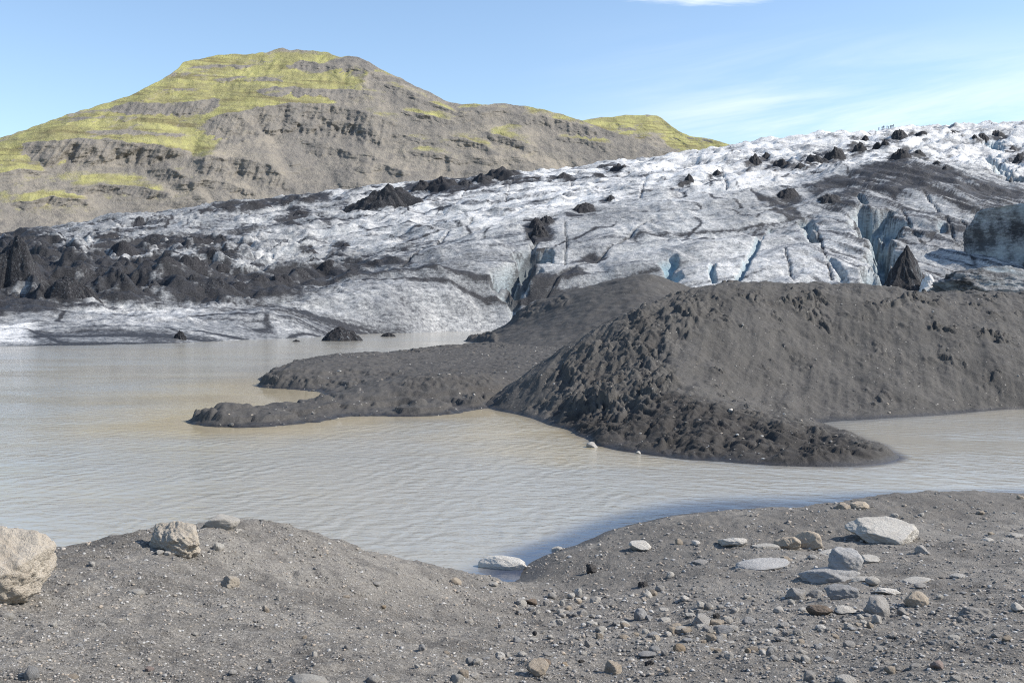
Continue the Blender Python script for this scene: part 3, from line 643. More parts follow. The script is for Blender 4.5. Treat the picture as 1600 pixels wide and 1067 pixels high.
def disp_spit(X, Y, Z):
    a = sst(-.05, .3, Z); f1, f2, iv = worley(X/.9+.4*perlin(X, Y, 3), Y/1.3, 5)
    px = 800+X/Y*F; py = HZ-(Z-H)/Y*F
    edge = np.maximum(sst(16, 4, seg_dist(px, py, [(410,596),(450,604),(510,608)])), np.maximum(sst(14, 4, seg_dist(px, py, [(640,603),(760,600)]))*.9, np.maximum(sst(10, 3, seg_dist(px, py, [(310,648),(345,652)])), sst(8, 2, seg_dist(px, py, [(720,615),(760,625)])))))
    step = .28*sst(.05, .35, Z+.12*fbm(X/1.5, Y/1.5, 4, 6))*sst(72, 78, Y)*sst(640,560,px)
    scarp = .22*sst(.30, .36, Z+.16*fbm(X/1.3, Y/1.6, 4, 7)) + .20*sst(.62, .68, Z+.14*fbm(X/2.2, Y/2.4, 4, 17)) - .30*sst(0, .7, Z)
    step = step + scarp + .08*fbm(X/1.1, Y/1.1, 4, 27) + .05*fbm(X/.35, Y/.5, 3, 28)
    return a*(.10*fbm(X/3., Y/5., 4, 1) + .05*fbm(X/.7, Y/1., 4, 2) + edge*(.16*sst(.02,.3,f2-f1)*iv+.20*ridged(X/.9, Y/.8, 4, 4, .6)*.6+.10*fbm(X/.35, Y/.5, 3, 14)-.1) ) + step + .10*a*ridged(X/8., (Y+.2*X)/3., 3, 8)*.5
so, SG = bank('sand_spit', sp, (-32, 34), (45, 205), 700, 1100, M_SP, disp_spit, -.9)
tag(so, 'low flat dark sand spits reaching left into the lake', 'sand spit', kind='structure')
# --- back mound
bp = [wl(730,534)] + [sk(*q) for q in ((650,185,-2.5),(700,200,-2.5),(720,165,-1.5),(760,203,-2.5),(850,205,1),(950,212,3),(1050,215,3),(1150,205,2),(1300,190,1),(1300,150,-1),(1150,130,-1),(900,125,-.5),(760,135,-.6),(850,130,-.5),(800,225,-3),(1000,240,0))]
bp += [at(*q) for q in ((745,526,179),(765,519,181),(800,503,181),(815,490,182),(850,470,180),(880,459,178),(910,452,177),(960,440,174),(1005,431,173),(1020,431,173),(1040,440,172),(1065,458,170),(1110,478,165),(1200,490,160),(800,538,152),(770,536,162),(860,543,142),(900,500,157),(850,520,155),(1000,480,155),(950,520,145),(850,497,168),(1000,450,166))]
def disp_back(X, Y, Z):
    px = 800+X/Y*F; py = HZ-(Z-H)/Y*F; a = sst(-.05, .5, Z)
    e = np.maximum(sst(12, 3, seg_dist(px, py, [(808,498),(850,480),(880,470)])), sst(9, 3, seg_dist(px, py, [(735,530),(770,531)])))
    f1, f2, iv = worley(X/2., Y/2.5, 5)
    return a*(.35*fbm(X/9., Y/12., 4, 1)+.12*fbm(X/2., Y/2., 4, 2)+.16*ridged(X/2.6, (Y+.3*X)/2.1, 3, 3)*.5 + e*(.5*sst(.02,.3,f2-f1)*iv+.3*ridged(X/1.6, Y/1.4, 4, 15, .6)*.6+.1))
bo, BG = bank('gravel_mound', bp, (-22, 62), (122, 236), 420, 460, M_SP, disp_back, -1.)
tag(bo, 'smooth dark sand mound with a rounded peak between big mound and glacier', 'mound', kind='structure')

# ------------------------------------------------------------------ foreground shore
fp = [wl(*q) for q in ((742,915),(775,915),(818,893),(824,884),(870,860),(900,850),(950,830),(1000,816),(1060,804),(1100,800),(1200,794),(1300,792))]
fp += [at(*q) for q in ((-400,900,10),(-150,884,10.5),(75,869,11),(130,850,12),(250,826,13),(380,820,14),(450,835,15),(560,861,17),(640,886,19),(700,904,20.6),
 (100,960,8.2),(100,1060,6.3),(400,900,11.5),(400,1000,8),(400,1067,6.6),(600,950,12.5),(600,1067,7),(740,950,16),(800,1000,11.2),(800,1067,8),(1100,1067,8.2),(1500,1067,7.6),(1100,970,13.5),(1100,900,19.5),(1000,870,23),(1300,900,18.5),(1300,850,23.5),(1500,970,13),(1500,880,20),(1500,805,27.5),(1400,830,25),(850,930,19),
 (1350,779,29.3),(1400,774,29.5),(1500,769,30),(1600,771,30.5),(1750,775,31))]
fp += [sk(*q) for q in ((-300,15,-1.5),(-50,15.5,-1.5),(75,16,-1.5),(250,19,-1.5),(380,20.5,-1.5),(450,21.5,-1.5),(560,23,-1.5),(640,24.5,-1.4),(740,26.5,-1),(790,27,-.9),(820,28.5,-1),(900,31,-1),(1000,34,-1),(1200,36,-1),(1400,34.5,-.7),(1500,35,-.8),(1600,35.5,-.8),(1800,37,-1))]
fp += [(0,2,4.1),(0,-8,4.6),(-10,-5,4.6),(15,-5,4.3),(26,10,2.8),(27,25,.8),(-12,8,3.9),(-22,5,4),(-22,16,-1.5)]
fpa = np.array(fp); ft = TPS(fpa[:,:2]/10., fpa[:,2], 1e-4)
def spaced(a, b, n, c, k):           # denser near c
    t = np.linspace(np.arcsinh((a-c)/k), np.arcsinh((b-c)/k), n); return c+k*np.sinh(t)
fxs = spaced(-26, 30, 840, 0, 5.); fys = spaced(-12, 38, 860, 7, 5.)
FX, FY = np.meshgrid(fxs, fys)
FZ = ft(FX/10., FY/10.)
fa = sst(-.15, .4, FZ)
f1, f2, iv = worley(FX/.55+.5*perlin(FX*1.5, FY*1.5, 2), FY/.6, 3)
rough_zone = sst(-.05, .35, perlin(FX/3.5, FY/2.6, 6))
FZ = FZ + fa*(.07*fbm(FX/3.2, FY/3.2, 4, 1) + .05*fbm(FX/.8, FY/.8, 4, 2) + .022*fbm(FX/.16, FY/.16, 3, 4, .6) + .045*rough_zone*sst(.05,.3,f2-f1)*iv)
fpx = 800+FX/np.maximum(FY, 2)*F; fpy = HZ-(FZ-H)/np.maximum(FY, 2)*F; wob = 22*fbm(FX/1.6, FY/1.6, 4, 71)
fdm = .50*sst(-14, 16, poly_sd(fpx+wob*1.5, fpy+.6*wob, [(800,905),(860,860),(900,846),(1000,808),(1300,785),(1400,768),(1620,762),(1640,800),(1450,818),(1330,845),(1200,862),(1080,905),(1000,925),(880,925)]))
fdm = np.maximum(fdm, .5*sst(-6, 10, poly_sd(fpx+wob*.8, fpy+.3*wob, [(70,868),(130,846),(230,822),(250,838),(180,862),(90,900)])))
fdm = np.maximum(fdm, .42*sst(.18, .45, fbm(FX/1.3, FY/1.0, 5, 72, .6)))*(FY > 3)
fo = grid_obj('ground', FX, FY, FZ, M_FG, {'damp_shade': fdm}, keep=FZ > -1.0)
tag(fo, 'grey gravel shore of the foreground with a rounded bank on the left', 'ground', kind='structure')
def fz(X, Y):
    i = np.clip(np.searchsorted(fys, Y)-1, 0, len(fys)-2); j = np.clip(np.searchsorted(fxs, X)-1, 0, len(fxs)-2)
    v = (Y-fys[i])/(fys[i+1]-fys[i]); u = (X-fxs[j])/(fxs[j+1]-fxs[j])
    return (FZ[i,j]*(1-u)+FZ[i,j+1]*u)*(1-v)+(FZ[i+1,j]*(1-u)+FZ[i+1,j+1]*u)*v
Dm = np.linspace(3.5, 37, 1700)
def ground_hit(px, py):
    z = fz((px-800)/F*Dm, Dm); s = H-(py-HZ)/F*Dm
    m = s <= np.maximum(z, 0); i = int(np.argmax(m)) if m.any() else len(Dm)-1
    return (px-800)/F*Dm[i], Dm[i], max(z[i], 0.)

# ------------------------------------------------------------------ water
wxs = spaced(-3000, 3500, 620, 8, 16.); wys = spaced(-200, 3000, 560, 30, 9.)
WX, WY = np.meshgrid(wxs, wys)
near = (np.abs(WX) < 60) & (WY > 5) & (WY < 75)
sh = np.zeros_like(WX)
zf = ft(WX[near]/10., WY[near]/10.); sh[near] = sst(-.62, -.10, zf)*sst(40, 34, WY[near])
near2 = (np.abs(WX) < 45) & (WY > 38) & (WY < 230); calm = np.zeros_like(WX); st_ = TPS(np.array(sp)[:,:2]/20., np.array(sp)[:,2], 1e-4); calm[near2] = sst(-2.1, -.4, st_(WX[near2]/20., WY[near2]/20.)+.35*fbm(WX[near2]/3., WY[near2]/2., 3, 3))
sl_ = [wl(*q)[:2] for q in ((300,664),(430,666),(560,650),(700,638),(760,637),(860,668),(925,697))]; sl2 = [wl(*q)[:2] for q in ((300,660),(405,600),(460,612),(520,614))]
siltd = np.zeros_like(WX); wb = 2.5*fbm(WX[near2]/5., WY[near2]/4., 4, 13); siltd[near2] = np.clip(np.maximum(sst(9, .5, seg_dist(WX[near2], WY[near2], sl_)+wb), sst(11, 1, seg_dist(WX[near2], WY[near2], sl2)+wb)), 0, 1)
mt_ = TPS(np.array(mp)[:,:2]/20., np.array(mp)[:,2], 1e-4); zm = mt_(WX[near]/20., WY[near]/20.)
sh[near] = np.maximum(sh[near], sst(-.42, -.03, zm)*sst(34, 40, WY[near])*(.35+.65*sst(11, 14.5, WX[near])*sst(48, 44, WY[near])))
wo = grid_obj('lake_water', WX, WY, WX*0, M_WA, {'shallow': sh, 'calm': calm, 'silt': siltd}); tag(wo, 'milky grey brown glacial lake with small wind ripples', 'lake', kind='structure')

# ------------------------------------------------------------------ stones of the shore
TONE = {'pale': (.55,.52,.465), 'grey': (.41,.39,.36), 'blue-grey': (.39,.385,.375), 'tan': (.46,.39,.305), 'brown': (.27,.21,.16), 'orange': (.45,.35,.24), 'dark': (.085,.08,.078), 'white': (.65,.615,.555), 'cream': (.56,.495,.405), 'pinkish': (.42,.33,.29)}
PROTO = {'round': [stone_mesh('round_stone', 500+k, 4, 9, .55, .05) for k in range(8)],
         'angular': [stone_mesh('angular_stone', 520+k, 4, 6, .03, .035) for k in range(12)],
         'flat': [stone_mesh('flat_stone', 540+k, 4, 9, .3, .05) for k in range(6)],
         'small': [stone_mesh('small_stone', 560+k, 3, 7, .06, .05, False) for k in range(14)]}
stones = []
def put_stone(x0, x1, y0, y1, tone, shape, label=None, mesh=None, name='stone', rz=None, sink=.22, tilt=.12, cat='stone', deep=.8, group='stones on the gravel shore'):
    cx = (x0+x1)/2; hp = y1-y0; X, D, Z = ground_hit(cx, y1-.12*hp)
    s = D/F; w = (x1-x0)*s; graz = (H-Z)/D
    d = w*deep; hgt = max(w*(.16 if shape == 'flat' else .34), (hp*s - .5*d*graz)*1.12)
    me = mesh or random.choice(PROTO['small' if (x1-x0) < 15 else shape])
    o = bpy.data.objects.new(name, me); C.objects.link(o)
    o.scale = (w*.56, d*.56, hgt*.62)
    yc = D + d*.42; zc = float(fz(np.array(cx_w := (cx-800)/F*yc), np.array(yc)))
    o.location = (cx_w, yc, max(zc, -.1) + hgt*(.5-sink)*.9)
    o.rotation_euler = (random.uniform(-tilt, tilt), random.uniform(-tilt, tilt), random.uniform(-.5,.5) if rz is None else rz)
    j = random.uniform(.85, 1.12); c = TONE[tone]; o.color = (c[0]*j, c[1]*j, c[2]*j, 1)
    tag(o, label, cat, group); stones.append([o, cx, (y0+y1)/2, x1-x0, tone, shape, label]); return o
def M(seed, sub=5, fac=10, rnd=.25, rough=.07): return stone_mesh('stone', seed, sub, fac, rnd if rnd >= .4 else rnd*.35, rough if rough >= .08 else rough*.7)
# the stones one can name
put_stone(1334,1440,810,853,'pale','angular','big pale grey boulder with broad faceted top, largest on the right bank', M(1,6,12,.22,.06), rz=.1, deep=.75)
put_stone(1214,1247,839,861,'tan','angular','brownish grey lump leaning left against its taller twin, left of the big boulder', M(2,5,8,.3))
put_stone(1245,1284,834,860,'tan','angular','taller brownish grey stone of the leaning pair left of the big boulder', M(3,5,7,.2))
# two-lump rock: one mesh from two shapes
a, f_ = stone_shape(4, 5, 7, .15, .06); b, _ = stone_shape(5, 5, 7, .15, .06)
a = a*np.array([.50,.62,.72])+np.array([.48,.1,.25]); b = b*np.array([.92,.72,.60])+np.array([-.18,-.1,-.32])
m2 = raw_mesh('stone', np.vstack([a,b]), np.vstack([f_, f_+len(a)])); m2.materials.append(M_ST)
put_stone(1250,1344,859,916,'blue-grey','angular','two-lump blue grey rock with dark shaded left face on the right bank', m2, rz=.05, deep=.8)
put_stone(1281,1318,858,871,'pale','flat','flat pale stone tucked behind the two-lump blue grey rock', M(6,5,9,.3))
put_stone(1343,1377,868,879,'pale','flat','flat pale stone right beside the two-lump blue grey rock', M(7,5,9,.3))
put_stone(1145,1232,880,893,'blue-grey','flat','long flat pale blue slab sunk in gravel left of the two-lump rock', M(8,5,9,.4,.04), deep=.5)
put_stone(1126,1163,844,855,'white','angular','white wedge shaped stone below the right shoreline', M(9,5,7,.15))
put_stone(1180,1216,848,856,'pale','flat','flat pale stone just left of the leaning brownish pair', M(10,5,8,.3))
put_stone(1416,1449,922,951,'tan','round','rounded tan grey stone below the two-lump rock, near the right edge', M(11,5,11,.5,.06))
put_stone(1353,1391,934,964,'grey','angular','angular grey stone left of the rounded tan grey one', M(12,5,7,.12))
put_stone(1368,1404,917,931,'white','flat','flat white wedge above the angular grey stone', M(13,5,7,.2))
put_stone(1291,1344,912,939,'blue-grey','angular','dark wedge stone with a pale top below the two-lump rock', M(14,5,6,.1))
put_stone(1229,1259,918,938,'grey','angular','blocky grey stone at the left foot of the two-lump rock', M(15,5,8,.2))
put_stone(1262,1299,946,964,'brown','round','rounded brown grey stone below the blocky grey one', M(16,5,10,.4))
put_stone(1499,1544,945,967,'grey','angular','square rough grey block alone on the far right gravel', M(17,5,7,.15,.1))
put_stone(1363,1377,961,977,'white','round','small round white cobble below the angular grey stone', M(18,4,12,.6))
put_stone(1432,1450,853,867,'grey','angular','small grey cube-like stone right of and below the big pale boulder', M(19,4,7,.1))
put_stone(1306,1330,786,796,'tan','flat','left of two flat tan rocks at the far right shoreline', M(20,5,8,.2))
put_stone(1328,1354,783,796,'tan','angular','right of two flat tan rocks at the far right shoreline', M(21,5,8,.2))
put_stone(1581,1598,944,958,'white','angular','pale peaked stone at the right edge of the photo', M(22,4,7,.1))
put_stone(1455,1473,1034,1048,'pinkish','angular','pinkish brown stone low on the right gravel', M(23,4,7,.1))
put_stone(1307,1338,1058,1076,'white','round','white rounded stone cut by the bottom edge, right of centre', M(24,5,12,.5))
put_stone(1256,1276,1048,1066,'grey','angular','grey stone near the bottom edge left of the cut white one', M(25,4,8,.2))
put_stone(752,820,867,893,'white','round','white rounded rock standing in the shallow water of the inlet', M(26,6,12,.45,.05), sink=.02, deep=.42)
put_stone(986,1020,846,861,'pale','angular','pale tan topped rock on the slope below the right shoreline', M(27,5,8,.2))
put_stone(862,878,854,862,'pale','angular','pale stone at the water edge right of the inlet rock', M(28,4,8,.2))
put_stone(1024,1039,914,925,'grey','round','upper rounded grey cobble of the trio in mid bank', M(29,4,12,.6))
put_stone(1005,1019,924,935,'pale','round','pale front cobble of the trio in mid bank', M(30,4,12,.4))
put_stone(1013,1026,922,932,'tan','round','tan cobble of the trio in mid bank', M(31,4,12,.4))
put_stone(898,909,919,933,'pale','angular','narrow pale stone standing on end near the inlet', M(32,4,6,.1))
put_stone(901,916,952,963,'grey','angular','grey stone casting a shadow below the narrow standing stone', M(33,4,8,.2))
put_stone(992,1009,951,971,'blue-grey','angular','upright blue grey stone in the middle of the gravel', M(34,4,7,.15))
put_stone(1052,1070,1006,1020,'orange','round','orange tan rounded cobble with a dark shadow, low centre right', M(35,5,13,.6,.04))
put_stone(826,856,1033,1060,'tan','angular','angular tan grey stone with dark left face near the bottom edge', M(36,5,6,.08))
put_stone(845,860,1029,1044,'brown','round','brown cobble tucked behind the angular tan grey stone', M(37,4,10,.4))
put_stone(947,971,1032,1057,'tan','angular','pointed tan grey stone near the bottom edge', M(38,5,6,.08))
put_stone(1084,1107,961,983,'grey','angular','sharp grey stone leaning in the densest stone cluster', M(39,5,6,.08))
put_stone(1122,1148,976,995,'blue-grey','round','largest blue grey stone of the densest stone cluster', M(40,5,9,.3))
put_stone(703,720,902,914,'tan','flat','flat tan rock at the tip of the left bank by the inlet', M(41,4,8,.3))
put_stone(655,665,1007,1018,'blue-grey','angular','pale blue stone alone at the foot of the left bank', M(42,4,8,.3))
put_stone(445,505,1056,1078,'pale','flat','long pale slab half buried at the bottom edge left of centre', M(43,5,8,.35,.04), deep=.6)
put_stone(716,732,1045,1060,'tan','round','tan brown stone of the group at the bottom near centre', M(44,4,9,.3))
put_stone(727,740,1028,1041,'blue-grey','angular','blue grey stone beside a pale one above the tan brown stone', M(45,4,8,.2))
put_stone(739,754,1029,1041,'pale','angular','pale stone beside the blue grey one above the tan brown stone', M(46,4,8,.2))
put_stone(229,317,822,868,'cream','angular','rough cream and tan boulder on top of the left bank', M(47,6,11,.35,.085), sink=.12, deep=.7)
put_stone(319,368,805,828,'pale','angular','pale wedge block on the left bank crest against the water', M(48,5,6,.08,.04), sink=.1)
put_stone(346,374,902,921,'cream','angular','cream stone on the face of the left bank below the rough boulder', M(49,5,8,.2,.1))
put_stone(39,59,1045,1066,'blue-grey','flat','pale bluish flat stone in the bottom left corner', M(50,4,9,.4))
put_stone(77,91,971,981,'pale','flat','flat pale stone right below the cut-off boulder', M(51,4,9,.3))
# the big boulder cut by the left edge
bv, bf = stone_shape(53, 6, 12, .45, .08)
low = np.clip(-bv[:,2], 0, 1); bv[:,0] *= 1-.30*low; bv[:,1] *= 1-.25*low; bv[:,0] += .10*bv[:,2]
bme = raw_mesh('boulder', bv, bf); bme.materials.append(M_ST)
o = put_stone(-90,82,826,958,'cream','round','large rounded tan boulder cut off by the left edge', bme, 'boulder', rz=.3, sink=.14, deep=.85, cat='boulder', group='stones on the gravel shore'); o.color = (.49,.435,.36,1)
for x0,x1,y0,y1,lab in ((915,931,884,898,'dark brown earth clod on the slope below the right shoreline'),(998,1012,909,918,'dark earth clod left of the trio of cobbles'),(1115,1124,957,967,'dark clod among the densest stone cluster'),(1008,1020,1030,1040,'dark stone left of and below the orange cobble')):
    put_stone(x0,x1,y0,y1,'dark','angular',lab, M(60+x0,5,9,.2,.16), 'clod', cat='clod')
# smaller stones, as seen
SM = '''1219 1233 870 878 tan;1262 1276 866 875 grey;1486 1508 896 904 white f;1462 1473 930 938 pale;1353 1373 905 917 pale;1331 1360 901 910 pale f;1409 1449 904 912 pale f;1429 1448 912 921 grey f;1266 1286 924 935 grey;1305 1337 949 961 pale f;1402 1417 950 963 grey;1354 1364 973 983 tan;1495 1508 962 973 grey;1483 1499 991 1000 pale f;1565 1580 995 1005 tan;1550 1563 990 998 grey;1383 1400 1041 1054 tan;1485 1500 1054 1066 pale;1197 1209 1012 1027 blue-grey;1187 1197 1013 1023 tan;1209 1226 947 958 white;1318 1335 1001 1013 grey;1318 1332 975 984 pale;1345 1355 970 978 white;1338 1349 960 968 pale;1393 1403 803 809 pale f;1436 1444 803 808 pale;1527 1537 799 805 tan;1535 1551 839 846 pale f;1544 1554 831 836 tan f;1577 1598 834 840 pale f;1589 1600 774 780 tan;1240 1252 982 993 grey;1236 1247 997 1006 white;1231 1242 937 945 pale;1248 1262 950 958 white f;1055 1066 842 852 tan;1080 1093 846 852 white;1083 1108 875 882 grey f;1041 1053 894 904 pale;923 939 932 943 pale;875 882 939 948 pale;808 822 934 948 pale;856 868 926 936 grey;888 898 927 937 white;899 909 935 944 tan;822 840 937 946 brown;848 858 938 948 grey;826 835 948 956 blue-grey;835 843 952 960 pale;1030 1048 963 973 pale;1031 1044 948 956 pale;1089 1101 943 953 white;1100 1111 942 955 grey;1096 1106 960 970 grey;1107 1126 967 977 tan;1128 1144 965 976 pale;1121 1133 990 1001 grey;1103 1118 992 1003 tan;1123 1135 989 999 cream;1050 1074 980 991 pale f;1018 1031 992 1002 cream;967 984 991 1000 tan;930 941 991 1000 tan;1015 1031 1009 1020 blue-grey;999 1027 1019 1030 blue-grey f;1034 1043 1015 1026 grey;905 916 1016 1024 pale;913 923 1002 1013 grey;879 887 1033 1041 orange;904 914 1031 1038 dark;777 786 1023 1032 white;1132 1147 1022 1032 pale;1038 1048 1043 1051 tan;1164 1173 1012 1021 orange;1166 1174 948 957 white;1147 1155 948 956 pale;1163 1173 929 936 pale;1160 1181 964 976 blue-grey;943 957 966 974 grey;958 968 971 980 grey;967 981 970 978 pale;916 932 971 979 pale;856 870 972 980 grey;868 880 968 978 pale;802 813 995 1005 blue-grey;832 839 987 994 dark;779 787 973 983 grey;765 777 910 917 white;582 594 910 917 grey;535 547 929 935 tan;596 603 946 952 orange;726 739 967 975 pale f;703 723 1057 1070 pale;735 747 1051 1061 white;574 592 1059 1072 grey;400 408 1040 1047 pale f;419 428 1030 1037 pale;647 656 1038 1044 pale;775 786 1022 1031 pale;693 702 1015 1022 tan;412 420 950 957 tan;447 456 948 954 grey;431 439 930 939 pale;335 349 848 863 pale;345 355 944 950 white;76 89 882 891 pale;243 255 861 868 pale;256 266 862 869 white;140 148 878 885 white;200 224 918 930 pale f;149 164 971 978 pale f;17 27 1018 1026 pale;228 240 1042 1050 pinkish;358 369 1049 1056 white;4 20 959 971 pale f;400 408 1041 1048 white;104 124 1053 1061 tan f;367 377 827 834 pale;410 417 948 956 cream;538 546 1008 1015 grey;471 479 992 999 tan;487 495 1018 1026 white;560 568 978 986 grey;616 624 985 992 pale;300 309 990 996 pale;215 223 1000 1007 grey;120 129 1006 1012 blue-grey;312 320 961 967 grey'''
for e in SM.split(';'):
    q = e.split(); x0,x1,y0,y1 = map(float, q[:4]); fl = len(q) > 5
    put_stone(x0,x1,y0,y1,q[4],'flat' if fl else random.choice(('angular','angular','round')))
rg = random.Random(11)
cl = [(1100,975,60,30,34),(1200,1015,60,30,26),(1290,985,70,40,14),(870,955,60,18,14),(1000,1000,90,40,14),(1450,1000,110,45,12),(830,1020,70,30,8)]
for cx, cy, sx_, sy_, n in cl:
    for i in range(n):
        x = rg.gauss(cx, sx_*.6); y = min(rg.gauss(cy, sy_*.6), 1062); wd = rg.uniform(6, 14)*(1+.25*(y-950)/110)
        put_stone(x-wd/2, x+wd/2, y-wd*rg.uniform(.5,.8), y, rg.choice(('pale','grey','grey','blue-grey','tan','pale','white')), 'flat' if rg.random() < .25 else 'angular')
# gravel: too many to count
def pebble_field(name, pts, label, kind_cat, hi=None):
    V = []; Fs = []; T = []; base = 0; rs = np.random.RandomState(5)
    shp = [[stone_shape(700+k, sub, 7, .2, .08) for k in range(10)] for sub in (1, 2)]
    for (x, y, z, r, big) in pts:
        v, f = shp[1 if big else 0][rs.randint(10)]
        a = rs.uniform(0, 6.28); ca, sa = math.cos(a), math.sin(a); s3 = r*np.array([rs.uniform(.7,1.2), rs.uniform(.7,1.2), rs.uniform(.4,.8)])
        w_ = v*s3; w_ = np.stack([w_[:,0]*ca-w_[:,1]*sa, w_[:,0]*sa+w_[:,1]*ca, w_[:,2]], 1) + (x, y, z+s3[2]*.25)
        V.append(w_); Fs.append(f+base); base += len(v); T.append(np.full(len(v), rs.beta(2.5, 1.6) if hi is None else hi+rs.uniform(0,1-hi)))
    me = raw_mesh(name, np.vstack(V), np.vstack(Fs), False, {'tone': np.concatenate(T)}); me.materials.append(M_PB)
    o = bpy.data.objects.new(name, me); C.objects.link(o); return tag(o, label, kind_cat, kind='stuff')
pts = []; rs = np.random.RandomState(9)
for i in range(44000):
    x = rs.uniform(-60, 1660); y = 770+310*rs.rand()**.75
    X, D, Z = (0,0,0) if False else ground_hit(x, y)
    if Z < .03 or D > 33: continue
    dens = .55+.45*(perlin(np.array([X*.7]), np.array([D*.7]), 3)[0] > -.05)
    if x > 780 and y > 920: dens = 1.
    if rs.rand() > dens: continue
    u = rs.rand(); r = D/F*(.5+.7*rs.rand()+2.4*u**7) * (1.25 if x > 780 and y > 920 and u > .6 else 1.)
    pts.append((X, D, Z, r, r*F/D > 1.7))
for o_, x_, y_, w_, t_, sh_, l_ in list(stones):   # chips banked round the foot of each larger stone
    if w_ < 14: continue
    X0, Y0 = o_.location.x, o_.location.y; ax, ay = o_.scale.x, o_.scale.y
    for i in range(int(14+w_*.9)):
        a = rs.uniform(0, 6.283); q = 1.0+abs(rs.normal(0, .22)); X = X0+ax*q*math.cos(a); D = Y0+ay*q*math.sin(a)
        Z = float(fz(np.array(X), np.array(D)))
        if Z > .02: r = D/F*(.7+1.8*rs.rand()**3); pts.append((X, D, Z, r, r*F/D > 1.7))
pebble_field('gravel', pts, 'loose grey gravel and pebbles scattered over the shore', 'gravel')
pts = []; X, Y, Z = MG
for i in range(2600):
    x = rs.uniform(780, 1640); y = rs.uniform(450, 725); 
    D = rs.uniform(38, 80); a = (x-800)/F*D
    j = int(round((a+6)/68*939)); i_ = int(round((D-36)/68*979))
    if 0 <= j < 940 and 0 <= i_ < 980 and Z[i_,j] > .05:
        u = rs.rand(); pts.append((a, D, Z[i_,j], .018+.02*rs.rand()+.07*u**10, False))
pebble_field('mound_gravel', pts, 'pale pebbles sprinkled over the dark mound', 'gravel', .22)
pts = []; X, Y, Z = SG
for i in range(9000):
    a = rs.uniform(-30, 20); D = rs.uniform(50, 150)**1.; j = int(round((a+32)/66*699)); i_ = int(round((D-45)/160*1099))
    z_ = Z[i_,j]
    if z_ > -.02 and rs.rand() < (1. if z_ < .12 else .22): pts.append((a, D, z_, .03+.03*rs.rand()+.14*rs.rand()**9, False))
pebble_field('spit_gravel', pts, 'scattered gravel along the edges of the low sand spits', 'gravel', .12)
# a few stones on and below the mound
def mound_stone(px, py, D, w, tone, lab):
    a = (px-800)/F*D; X, Y, Z = MG; z = Z[int(round((D-36)/68*979)), int(round((a+6)/68*939))]
    o = bpy.data.objects.new('stone', PROTO['angular'][2]); C.objects.link(o); o.location = (a, D, max(z,0)+.05*w); o.scale = (w*.55, w*.5, w*.4); o.color = TONE[tone]+(1,)
    tag(o, lab, 'stone')
mound_stone(925, 698, 44., .45, 'grey', 'grey stone at the water line left of the mound nose')
mound_stone(1143, 660, 46.6, .26, 'white', 'single white stone on the dark clumpy mound nose')
mound_stone(998, 711, 42.0, .2, 'pale', 'small pale stone at the water edge below the mound nose')

# ------------------------------------------------------------------ ice in and by the lake
def floe(name, label, px, py, w, h, seed, mat, peaks=2, cat='ice floe'):
    D = F*H/(py-HZ); big_cone(name, label, cat, px, py, w, h, seed, mat, peaks, .5, .6, 0, .8, .12, ((px-800)/F*D, D, 0))
floe('ice_floe', 'large dirty ice floe with black top drifting before the glacier', 530, 533, 94, 21, 410, M_AI, 3)
floe('ice_floe', 'black triangular ice block at the glacier edge on the left', 279, 535, 36, 17, 411, M_AS, 1)
floe('ice_floe', 'small flat black ice floe right of the large dirty floe', 606, 526, 34, 6, 412, M_AS, 2)
floe('ice_floe', 'tiny black ice floe left of the large dirty floe', 462, 534, 18, 3, 413, M_AS, 1)
# dark pinnacle with a white ice column
tv, tf = ICO[6]; px_, pz_ = tv[:,0], tv[:,2]
hh = (pz_+1)/2; hh = np.clip(hh, 0, 1); wid = (1-hh)**1.02+.015; ang = np.arctan2(tv[:,1], tv[:,0])
poly_ = np.min(np.stack([.72/np.maximum(np.cos(ang-a_), .05) for a_ in (.4, 1.9, 3.2, 4.3, 5.4)]), 0); rad = wid*np.minimum(poly_, 1.2)*(1.05+.20*noise3(np.stack([np.cos(ang), np.sin(ang), hh*1.2], 1), 1.7, 5)+.07*noise3(np.stack([np.cos(ang), np.sin(ang), hh*.6], 1), 5., 6))
pme = raw_mesh('ice_pinnacle', np.stack([np.cos(ang)*rad+.05*(hh-.3)+.20*noise3(tv, 2.2, 11)*(1-hh), np.sin(ang)*rad*.7, hh+.02*noise3(tv, 6., 7)], 1), tf); pme.materials.append(M_AI)
X_, D_, Z_ = glacier_hit(1426, 468); pn = bpy.data.objects.new('ice_pinnacle', pme); C.objects.link(pn); s_ = D_/F
pn.location = (X_, D_+30*s_, Z_-.5); pn.scale = (64*s_, 50*s_, 90*s_); pn.rotation_euler = (0,0,.2); tag(pn, 'black pointed ice pinnacle with a white column before the blue crevasse', 'ice pinnacle')
cv_, cf_ = stone_shape(421, 5, 8, .3, .08); cme = raw_mesh('ice_column', (cv_*(1+.18*noise3(cv_, 2.3, 8))[:,None])*np.array([.27,.22,.26])*(1-.35*cv_[:,2:3]*np.array([1,1,0]))+np.array([.30,-.58,.16]), cf_); cme.materials.append(M_IC)
cme.attributes.new('clean_lit', 'FLOAT', 'POINT').data.foreach_set('value', np.full(len(cv_), 1., np.float32))
cob = bpy.data.objects.new('ice_column', cme); C.objects.link(cob); cob.parent = pn
